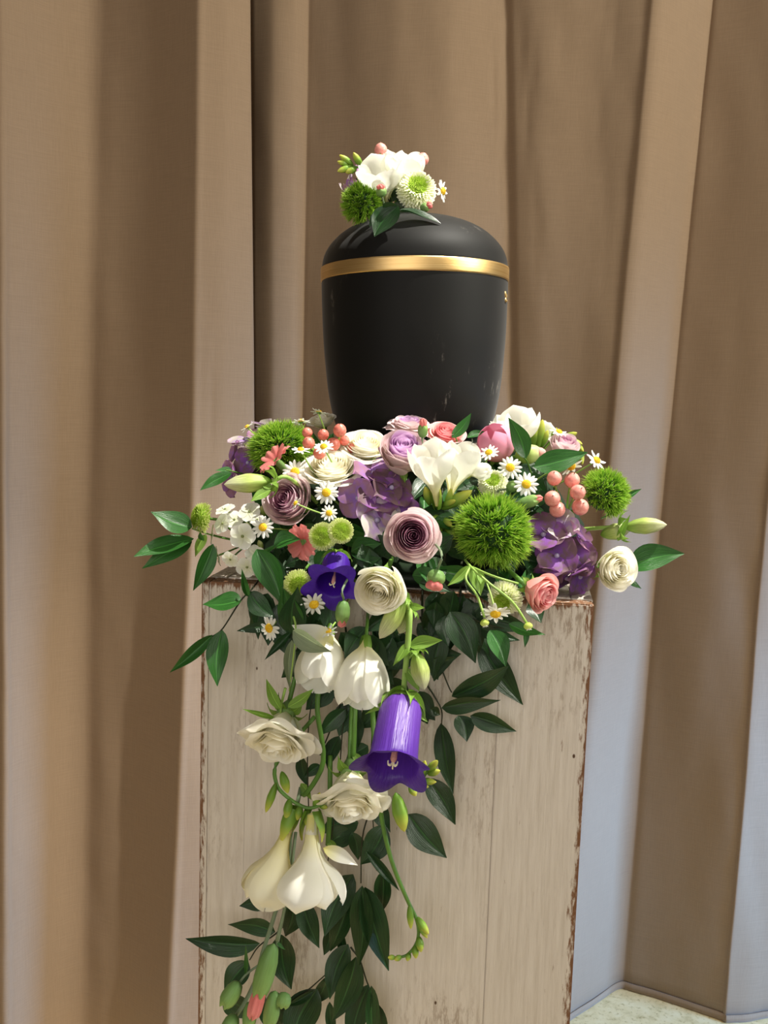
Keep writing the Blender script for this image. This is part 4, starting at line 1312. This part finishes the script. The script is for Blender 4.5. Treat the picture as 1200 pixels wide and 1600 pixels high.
o = thing('freesia', 'green freesia stalk ending in a curled spray of small buds at the lower right', 'freesia', at0(P(594, 1265, -.045)))
add_stem(o, [P(582, 1110, -.02), P(588, 1200, -.04), P(596, 1275, -.05), P(612, 1345, -.05), P(636, 1405, -.05), P(652, 1440, -.05), P(652, 1470, -.05), P(636, 1492, -.05), P(612, 1497, -.05)], .0026, 'stem', 'stem', .0012)
for (bx, by, tx, ty, r) in [(640, 1412, 642, 1452, 6), (650, 1432, 670, 1460, 7), (654, 1445, 668, 1466, 5), (654, 1462, 658, 1488, 7), (648, 1476, 650, 1498, 6), (640, 1488, 636, 1502, 5), (628, 1494, 616, 1500, 5), (618, 1496, 606, 1496, 4.5)]:
    add_bud(o, P(bx, by, -.05), P(tx, ty, -.054), S(r, -.05))

o = thing('freesia', 'freesia buds peeping out beside and below the long violet bell', 'freesia', at0(P(640, 1225, -.05)))
add_stem(o, [P(612, 1150, -.03), P(625, 1210, -.05), P(650, 1225, -.052), P(668, 1205, -.052), P(682, 1196, -.052)], .0016, 'stem')
for (bx, by, tx, ty, r) in [(618, 1238, 632, 1300, 13), (606, 1232, 600, 1222, 7), (660, 1212, 664, 1188, 6), (668, 1205, 684, 1188, 6.5), (668, 1210, 688, 1204, 6), (655, 1220, 682, 1222, 6), (640, 1226, 650, 1244, 7), (650, 1224, 670, 1230, 5)]:
    add_bud(o, P(bx, by, -.052), P(tx, ty, -.058), S(r, -.05))

o = thing('carnation_spray', 'spray of green carnation buds, one showing pink, at the bottom of the cascade', 'carnation', at0(P(430, 1400, -.045)))
add_stem(o, [P(470, 1230, -.02), P(447, 1340, -.045), P(436, 1405, -.05), P(410, 1490, -.05), P(400, 1530, -.05), P(380, 1570, -.05), P(362, 1596, -.05)], .0020, 'stem_g')
add_stem(o, [P(455, 1300, -.04), P(448, 1400, -.056), P(432, 1470, -.06)], .0014, 'stem_g')
add_stem(o, [P(462, 1300, -.04), P(452, 1380, -.052), P(432, 1480, -.058)], .0016, 'stem_g')
add_stem(o, [P(404, 1508, -.05), P(385, 1522, -.052), P(372, 1538, -.054)], .0011, 'stem_g')
add_stem(o, [P(400, 1530, -.05), P(414, 1560, -.054), P(420, 1600, -.055), P(420, 1640, -.055)], .0011, 'stem_g')
for (bx, by, tx, ty, r, pk) in [(428, 1474, 402, 1562, 17, 1.0), (374, 1534, 348, 1574, 15, 0), (368, 1585, 352, 1618, 14, 0), (392, 1564, 388, 1610, 12, 0), (430, 1548, 420, 1606, 14, 0), (446, 1550, 440, 1576, 13, 0)]:
    add_carn_bud(o, P(bx, by, -.06), P(tx, ty, -.066), S(r, -.06), pk)
for (bx, by, tx, ty, w_) in [(384, 1522, 384, 1474, 8), (432, 1470, 446, 1484, 6), (404, 1508, 420, 1520, 7)]:
    add_leaf(o, P(bx, by, -.058), P(tx, ty, -.062), S(w_, -.06), (0, -1, .2), 1, 'leaf_m')

# ruscus and other leafy sprigs ------------------------------------
sprig('glossy ruscus sprig reaching out furthest left of the flowers', [(400, 850, .07), (345, 840, .045), (300, 826, .03)],
      [(300, 824, 237, 798, 40, 0, -.01, 0, (-.1, -.75, .6), 'leaf_m'), (303, 842, 210, 872, 36, 0, -.02, 1, (-.1, -.6, .7), 'leaf_m'), (300, 846, 222, 888, 30, .006, -.01, 3, (-.1, -.9, .2), 'leaf_m'),
       (333, 850, 303, 924, 28, 0, -.01, 2, (.3, -1, .1), 'leaf_m'), (318, 845, 312, 832, 10), (322, 835, 305, 870, 16, .004, 0, 1, (.3, -1, .1), 'leaf_l')], .03, 'leaf_m', 'stem')
sprig('small leafy sprig sticking out left below the left hydrangea', [(400, 745, .10), (370, 738, .07), (352, 734, .06)],
      [(362, 739, 313, 767, 20, 0, -.01, 1, (.1, -.8, .6), 'leaf_m'), (362, 734, 337, 734, 14, .01, 0, 0, (0, -.7, .7), 'leaf_m')], .06, 'leaf_m', 'stem')
sprig('thin dark sprig drooping over the left front corner of the pedestal', [(405, 905, .05), (392, 922, -.012), (375, 940, -.02), (348, 982, -.02), (331, 995, -.02)],
      [(378, 938, 316, 941, 44, 0, .0, 0, (.1, -.55, .85), 'leaf_m'), (332, 992, 264, 1052, 22, 0, -.01, 2, (-.2, -1, -.1), 'leaf_m'), (347, 984, 340, 1072, 36, 0, -.01, 1, (.1, -1, .2), 'leaf_m')], -.02, 'leaf_m')
sprig('broad green leaves at the left front edge beside the chrysanthemum', [(400, 862, .02), (420, 915, -.03), (450, 960, -.04), (458, 985, -.045)],
      [(401, 858, 440, 946, 46, -.004, -.02, 0, (-.3, -1, .25), 'leaf_m'), (420, 868, 452, 945, 40, .02, 0, 1, (.2, -1, .2)), (462, 985, 440, 918, 44, -.01, -.02, 3, (-.4, -1, .2), 'leaf_m'),
       (458, 990, 466, 920, 46, -.014, -.026, 0, (.3, -1, .1)), (388, 932, 378, 892, 12, 0, -.01, 2, (.1, -1, .1), 'leaf_m'), (390, 925, 430, 965, 34, 0, -.01, 1), (398, 930, 402, 1000, 28, .012, .008, 0),
       (425, 978, 370, 986, 18, 0, -.01, 3), (455, 988, 412, 1030, 14, -.004, -.012, 2), (440, 965, 452, 1025, 36, .005, 0, 1)], -.035)
sprig('folded grey green leaf before the open white freesia', [(458, 960, -.05), (462, 990, -.068), (452, 1080, -.055)],
      [(458, 985, 510, 1024, 40, -.03, -.045, 2, (-.45, -.9, -.35), 'leaf_p'), (456, 1000, 452, 1075, 20, -.012, -.012, 1, (.3, -1, 0), 'leaf_p')], -.045, 'leaf_m', 'stem_l')
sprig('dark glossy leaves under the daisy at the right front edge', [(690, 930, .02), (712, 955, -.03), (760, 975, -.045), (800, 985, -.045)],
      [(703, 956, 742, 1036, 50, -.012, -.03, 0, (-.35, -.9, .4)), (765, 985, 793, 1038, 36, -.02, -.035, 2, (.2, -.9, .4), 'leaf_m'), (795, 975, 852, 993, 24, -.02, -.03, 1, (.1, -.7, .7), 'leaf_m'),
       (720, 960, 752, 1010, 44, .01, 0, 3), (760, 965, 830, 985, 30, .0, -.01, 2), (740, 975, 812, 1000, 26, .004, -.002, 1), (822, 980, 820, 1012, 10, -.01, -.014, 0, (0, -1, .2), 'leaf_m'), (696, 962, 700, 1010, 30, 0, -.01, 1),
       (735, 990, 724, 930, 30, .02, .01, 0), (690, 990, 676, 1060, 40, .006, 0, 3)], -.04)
sprig('dark ruscus sprig spreading right across the pedestal front', [(655, 960, .0), (676, 1010, -.02), (700, 1070, -.022), (706, 1082, -.022)],
      [(750, 1004, 817, 1102, 46, .002, -.004, 3, (0, -1, -.1)), (706, 1088, 794, 1038, 44, -.004, -.018, 1, (.2, -1, -.2)), (690, 1106, 782, 1097, 32, -.004, -.014, 0, (.1, -1, -.2)), (735, 1118, 806, 1146, 32, -.004, -.014, 2, (0, -1, .0)),
       (716, 1118, 730, 1158, 34, 0, -.014, 0, (.2, -1, .2)), (680, 1030, 718, 1022, 30, -.004, -.012, 2), (672, 1048, 712, 1028, 26, -.01, -.02, 0), (680, 1020, 684, 1062, 32, 0, 0, 1)], -.022)
sprig('dark ruscus sprig with pointed leaves hanging right of the violet bell', [(660, 1060, -.01), (680, 1090, -.02), (690, 1110, -.022), (690, 1132, -.022)],
      [(689, 1130, 708, 1241, 34, 0, -.008, 3, (-.1, -1, .1)), (666, 1216, 712, 1290, 40, 0, -.01, 0, (.1, -1, .1)), (638, 1272, 698, 1341, 50, 0, -.01, 3, (.05, -1, .15)), (655, 1080, 680, 1125, 38, .004, 0, 1, (-.2, -1, .1)),
       (650, 1100, 668, 1132, 30, .004, 0, 0), (672, 1108, 688, 1118, 18, 0, 0, 2)], -.018)
sprig('ruscus sprig hanging in the middle of the cascade behind the trumpets', [(575, 1180, -.012), (580, 1250, -.02), (566, 1310, -.02), (564, 1380, -.024)],
      [(548, 1298, 510, 1322, 40, .004, 0, 3), (560, 1285, 500, 1300, 44, .006, .004, 1), (602, 1290, 562, 1352, 46, -.006, -.012, 0, (-.2, -1, .3)), (552, 1366, 508, 1462, 50, -.004, -.016, 1, (-.2, -1, .25)), (566, 1384, 558, 1514, 42, -.012, -.02, 0, (-.3, -1, .15)),
       (570, 1386, 608, 1518, 46, -.010, -.018, 3, (.3, -1, .2)), (598, 1360, 596, 1430, 30, 0, 0, 2), (572, 1330, 626, 1394, 16, -.014, -.02, 2, (.2, -1, .3)), (546, 1405, 512, 1492, 36, -.002, -.008, 2), (550, 1300, 560, 1345, 26, .002, 0, 0), (590, 1250, 610, 1300, 30, .006, 0, 1), (516, 1450, 506, 1494, 22, .004, 0, 0)], -.020)
sprig('ruscus sprig hanging lowest, at the bottom middle', [(548, 1480, -.02), (562, 1500, -.02), (572, 1530, -.02), (586, 1570, -.02), (604, 1640, -.02)],
      [(544, 1475, 516, 1560, 40, -.004, -.012, 1, (-.2, -1, .25)), (556, 1495, 520, 1600, 44, -.008, -.016, 0, (.2, -1, .2)), (576, 1538, 548, 1640, 40, -.006, -.012, 1, (-.2, -1, .2)), (580, 1540, 584, 1640, 26, -.01, -.012, 3, (.4, -1, .2)), (592, 1570, 590, 1650, 26, 0, -.004, 0),
       (540, 1500, 530, 1440, 16, 0, 0, 2), (515, 1565, 524, 1630, 18, 0, -.004, 1)], -.022)
sprig('ruscus sprig at the bottom left with a long leaf pointing left', [(470, 1400, -.012), (440, 1450, -.02), (405, 1478, -.022), (390, 1500, -.022)],
      [(424, 1408, 374, 1416, 28, -.004, -.012, 3, (0, -1, .15)), (430, 1456, 356, 1443, 32, -.004, -.012, 1, (0, -1, .1)), (406, 1474, 290, 1470, 36, -.004, -.016, 0, (0, -1, .1)), (388, 1502, 350, 1552, 40, 0, -.006, 3), (440, 1460, 456, 1544, 48, -.004, -.01, 1, (-.1, -1, 0)),
       (462, 1402, 448, 1470, 40, .002, 0, 2), (470, 1404, 499, 1482, 36, -.004, -.01, 3, (.2, -1, .2)), (350, 1560, 395, 1595, 44, .004, .0, 0), (410, 1560, 440, 1620, 40, .004, 0, 2)], -.02)
sprig('dark ruscus sprig crossing the bottom, rising to the right', [(420, 1615, -.02), (450, 1570, -.022), (480, 1548, -.022), (512, 1520, -.022)],
      [(496, 1545, 454, 1640, 60, -.002, -.01, 1, (-.2, -1, .1)), (512, 1525, 490, 1572, 30, 0, 0, 0), (490, 1548, 446, 1575, 14, -.004, -.008, 2), (452, 1562, 440, 1600, 30, 0, -.004, 3)], -.02)
sprig('leafy green sprig just below the white bell freesias', [(540, 980, .0), (545, 1050, -.018), (520, 1130, -.02), (500, 1180, -.02)],
      [(512, 1060, 478, 1110, 44, 0, -.006, 0), (560, 1100, 530, 1150, 44, 0, -.004, 1), (540, 1108, 498, 1150, 30, -.004, -.01, 3), (600, 1095, 560, 1140, 40, .004, 0, 2), (545, 1110, 560, 1170, 30, .004, 0, 0), (530, 1150, 512, 1200, 26, 0, 0, 1), (575, 1165, 540, 1190, 30, .004, 0, 3), (500, 1195, 475, 1215, 20), (600, 1060, 640, 1110, 44, .004, 0, 2), (520, 1090, 545, 1060, 40, .008, 0, 1), (470, 1180, 482, 1228, 22, 0, 0, 1)], -.018)
sprig('pale green sepal leaves above the leftmost hanging white rose', [(446, 1075, -.05), (440, 1100, -.05), (438, 1120, -.05)],
      [(438, 1108, 416, 1062, 17, -.012, -.016, 0, (0, -1, .2), 'leaf_l'), (450, 1105, 490, 1076, 18, -.012, -.016, 1, (0, -1, .2), 'leaf_l'), (430, 1122, 380, 1108, 9, -.012, -.02, 2, (0, -1, .4), 'leaf_l')], -.045, 'leaf_l', 'stem_l', .0014)
for lb, pts in [('green stem running straight down behind the hanging white bells', [(556, 1080, -.02), (554, 1130, -.03), (552, 1185, -.03)]),
                ('slender green stem left of the bell stem in the cascade', [(500, 1060, -.02), (496, 1110, -.03), (505, 1190, -.03), (478, 1240, -.025), (470, 1232, -.02)]),
                ('green stem showing under the hanging white rose in the middle', [(516, 1180, -.02), (515, 1270, -.03), (512, 1320, -.03)])]:
    o = thing('flower_stem', lb, 'stem', at0(P(*pts[0])))
    add_stem(o, [P(*q) for q in pts], .0024, 'stem')
    a_ = pts[-1]
    add_leaf(o, P(a_[0], a_[1] - 8, a_[2]), P(a_[0] + 16, a_[1] + 18, a_[2] - .008), S(14, a_[2]), (0, -1, .2), 0, 'leaf_l')
for x0, lb in ((490, 'leftmost thin wiry stem trailing behind the hanging white roses'), (535, 'thin wiry stem trailing in the middle of the cascade'), (585, 'thin wiry stem trailing just left of the long violet bell')):
    o = thing('grass_stem', lb, 'stem', at0(P(x0, 1000, -.012)))
    add_stem(o, [P(x0 + 20, 990, -.012), P(x0 + random.uniform(-12, 12), 1120, -.022), P(x0 + random.uniform(-16, 16), 1240, -.024), P(x0 + random.uniform(-25, 25), 1360, -.022)], .0006, 'stem_d')

# leaves between the blooms on the mound
sprig('broad dark leaf lying above the pink berries', [(870, 745, .06), (846, 732, .04), (836, 726, .03)], [(834, 730, 918, 706, 40, -.012, -.018, 3, (.1, -.85, .5), 'leaf_m')], .035, 'leaf_m', 'stem')
sprig('upright pointed leaf before the top right white freesia', [(830, 740, .06), (824, 722, .05), (818, 714, .045)], [(822, 716, 794, 652, 30, 0, -.004, 1, (-.1, -1, .1), 'leaf_m')], .045, 'leaf_m', 'stem')
sprig('pointed leaf standing against the urn beside the small pink rose', [(716, 705, .06), (714, 690, .052), (712, 684, .05)], [(706, 684, 736, 646, 18, 0, .006, 1, (0, -1, .3), 'leaf_m'), (730, 684, 760, 674, 14, .01, .012, 0, (0, -.7, .7), 'leaf_m')], .05, 'leaf_m', 'stem')
sprig('broad glossy ruscus leaf pointing right beside the lowest white rose', [(925, 885, .10), (955, 885, .06), (985, 888, .03)], [(980, 888, 1068, 862, 48, 0, -.015, 0, (.15, -.72, .68), 'leaf_m'), (978, 900, 1002, 920, 12, 0, 0, 1)], .025, 'leaf_m', 'stem')
sprig('thin curved leaf tip behind the right green dianthus ball', [(940, 810, .10), (958, 800, .07), (968, 788, .06)], [(968, 786, 1002, 762, 12, 0, 0, 2, (0, -.8, .6), 'leaf_m')], .055, 'leaf_m', 'stem')
sprig('three cornered green leaf under the left mauve rose', [(405, 870, .05), (430, 855, .0), (434, 850, -.02)], [(428, 852, 464, 838, 34, -.02, -.03, 2, (-.1, -.7, .7), 'leaf_m'), (400, 870, 440, 846, 8, -.02, -.03, 1, (0, -1, .3), 'leaf_m')], .0, 'leaf_m', 'stem')
sprig('small leaf below the left freesia bud, over the mauve rose', [(440, 775, .06), (425, 772, .02), (415, 770, .01)], [(424, 766, 392, 784, 16, -.012, -.02, 1, (0, -.9, .4), 'leaf_l'), (425, 762, 405, 752, 12, -.01, -.01, 0, (0, -.8, .6), 'leaf_l')], .0, 'leaf_l', 'stem')

rf = random.Random(21)
nfill = 0
for cx_, cy_, lb in [(415, 770, 'behind the left bellflower bud'), (408, 845, 'behind the white phlox cluster'), (448, 832, 'below the left mauve rose'),
                     (484, 880, 'behind the lower salmon flower'), (548, 862, 'behind the lime chrysanthemum pair'), (604, 858, 'below the middle hydrangea'),
                     (694, 870, 'between the front mauve rose and the largest green ball'), (690, 775, 'behind the buds of the two goblet freesia'),
                     (742, 765, 'behind the pale chrysanthemum under the pink ball bud'), (802, 780, 'above the largest green ball'), (828, 850, 'between the largest green ball and the right hydrangea'),
                     (822, 905, 'behind the hanging pink rose'), (862, 770, 'behind the pink berries'), (604, 746, 'between the white roses and the middle hydrangea'),
                     (735, 700, 'behind the two goblet freesia, before the urn foot'), (470, 735, 'behind the wide white rose')]:
    yb_ = Y(cx_, cy_, .045)
    b_ = P(cx_, cy_ - 10, yb_)
    o = thing('ruscus_sprig', 'dark leafy filler sprig ' + lb, 'leafy sprig', at0(b_), 'filler leaves between the flower heads')
    add_stem(o, [anchor(b_), b_, P(cx_, cy_ + 8, yb_ - .02)], .001, 'stem_d')
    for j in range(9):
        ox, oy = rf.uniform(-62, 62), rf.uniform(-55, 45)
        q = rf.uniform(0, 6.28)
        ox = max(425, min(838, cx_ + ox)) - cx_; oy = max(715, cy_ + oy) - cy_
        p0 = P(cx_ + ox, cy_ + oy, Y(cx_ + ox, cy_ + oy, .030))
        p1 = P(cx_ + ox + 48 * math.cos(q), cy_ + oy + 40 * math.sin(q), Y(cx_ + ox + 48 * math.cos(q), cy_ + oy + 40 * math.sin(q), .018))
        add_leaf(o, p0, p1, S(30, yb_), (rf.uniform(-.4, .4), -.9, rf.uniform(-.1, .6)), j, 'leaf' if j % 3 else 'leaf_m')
# dark leaves under the front edge, where the cascade leaves the mound
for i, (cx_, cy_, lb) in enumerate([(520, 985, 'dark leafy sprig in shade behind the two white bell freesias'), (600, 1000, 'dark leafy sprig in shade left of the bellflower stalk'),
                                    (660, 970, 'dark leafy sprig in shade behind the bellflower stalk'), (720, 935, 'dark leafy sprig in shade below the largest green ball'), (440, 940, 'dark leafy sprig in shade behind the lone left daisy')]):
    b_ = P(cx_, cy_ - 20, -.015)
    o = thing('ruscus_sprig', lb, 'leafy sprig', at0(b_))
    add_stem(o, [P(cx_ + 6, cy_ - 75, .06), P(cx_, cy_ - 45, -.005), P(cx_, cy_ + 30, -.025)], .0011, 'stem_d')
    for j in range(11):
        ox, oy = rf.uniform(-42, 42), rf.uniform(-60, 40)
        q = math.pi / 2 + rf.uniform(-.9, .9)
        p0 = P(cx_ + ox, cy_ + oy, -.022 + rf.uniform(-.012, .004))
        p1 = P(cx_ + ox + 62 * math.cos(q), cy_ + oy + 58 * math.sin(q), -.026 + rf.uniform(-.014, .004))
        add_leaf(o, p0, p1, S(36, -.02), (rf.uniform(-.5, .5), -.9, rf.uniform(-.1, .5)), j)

# ================================================================== THE POSY ON THE LID
yt = UY - .035
topz = P(640, 334, UY)
fr = thing('freesia', 'white freesia with two open blooms and a bud twig on the urn lid', 'freesia', at0(P(612, 330, UY)))
freesia_bloom(fr, P(606, 328, yt + .02), P(592, 252, yt - .012), S(36, yt), 'goblet', 'freesia', .1)
freesia_bloom(fr, P(622, 322, yt + .03), P(634, 240, yt + .004), S(30, yt), 'goblet', 'freesia', .5)
freesia_bloom(fr, P(612, 300, yt + .04), P(612, 236, yt + .03), S(17, yt), 'goblet', 'freesia', .5)
add_stem(fr, [P(612, 334, yt + .03), P(590, 285, yt + .03), P(565, 264, yt + .02), P(540, 258, yt + .015)], .0011, 'stem')
for (bx, by, tx, ty, r) in [(566, 262, 552, 238, 5.5), (552, 258, 530, 242, 5), (545, 258, 527, 252, 4.5), (552, 260, 527, 268, 5.5), (558, 262, 540, 270, 5.5)]:
    add_bud(fr, P(bx, by, yt + .016), P(tx, ty, yt + .01), S(r, yt))
hydrangea('small lilac hydrangea piece at the left of the posy on the lid', 554, 282, 52, 66, yt + .026, (-.7, -.6, .4),
          [(-.2, .0, 'hyd_l'), (.3, .6, 'hyd'), (-.5, -.5, 'hyd_l'), (.1, -.4, 'hyd')], None, 0, .62)
green_ball('dark green bristly dianthus ball in the posy on the lid', 566, 318, 70, yt - .004, (-.45, -.8, .3), (1, 1, .95), .7, 2)
chrysanthemum('white chrysanthemum with green heart in the posy on the lid', 652, 292, 62, yt - .010, (.12, -.93, .32), False, .3, P(640, 335, UY))
daisy('daisy at the right edge of the posy on the lid', 690, 299, 34, yt + .012, (.88, -.45, .1), 12, 0, P(640, 335, UY))
bs = thing('berry_sprig', 'two pink berries rising above the posy on the lid', 'berries', at0(P(625, 330, UY)))
for px, py, d, ax in [(595, 234, 20, (-.1, -.2, .97)), (660, 249, 20, (.3, -.2, .93))]:
    q = add_berry(bs, px, py, d, yt + .03, ax, 'berry')
    add_stem(bs, [q, q.lerp(P(625, 332, UY), .5), P(625, 334, UY)], .0009, 'stem_l')
for lb, (bx, by, tx, ty, r), yo in [('tiny pink carnation bud before the left freesia bloom on the lid', (597, 308, 595, 293, 8), -.034), ('tiny pink carnation bud under the chrysanthemum on the lid', (657, 328, 670, 321, 7), -.022)]:
    o = thing('carnation_bud', lb, 'flower bud', at0(P(bx, by, yt + yo)))
    add_carn_bud(o, P(bx, by, yt + yo), P(tx, ty, yt + yo - .003), S(r, yt), 1.05)
    add_stem(o, [P(bx, by, yt + yo), P(bx + 6, by + 14, yt + yo + .012), P(625, 335, UY - .02)], .0009, 'stem_g')


def lid_Y(px, py):
    """depth at which the line of sight at this place meets the urn"""
    pr_ = [(upx(142), uz(438))] + prof(lid)
    inv = URN.inverted()
    for k_ in range(400):
        yy_ = UY - .13 + k_ * .0005
        q = inv @ P(px, py, yy_)
        rr = math.hypot(q.x, q.y)
        zz = np.interp(rr, [a for a, b in reversed(pr_)], [b for a, b in reversed(pr_)])
        if rr < upx(142) and q.z < zz: return yy_
    return UY - .01


def LY(px, py, d): return lid_Y(px, py) - yt - d


sprig('ruscus sprig with two dark leaves laid over the dome of the urn lid', [(625, 330, lid_Y(625, 340) - .006), (622, 327, lid_Y(622, 342) - .012), (616, 324, lid_Y(616, 344) - .012)],
      [(622, 322, 586, 371, 42, LY(618, 345, .014), LY(586, 371, .006), 1, (-.3, -.95, .45)), (624, 328, 690, 345, 20, LY(624, 342, .012), LY(688, 345, .010), 0, (.1, -.45, .9)), (592, 332, 577, 355, 13, LY(592, 345, .012), LY(577, 355, .004), 3), (618, 318, 600, 340, 30, LY(618, 344, .016), LY(600, 344, .012), 2)], yt)
sprig('dark leaves packed under the blooms of the posy on the lid', [(618, 334, UY - .005), (610, 318, yt + .012), (606, 308, yt + .008)],
      [(606, 322, 570, 300, 34, .012, .004, 0), (612, 322, 648, 330, 30, .010, .0, 1), (612, 316, 612, 280, 34, .014, .014, 2), (620, 320, 650, 300, 30, .012, .008, 3), (604, 328, 560, 335, 26, .012, .006, 1)], yt)
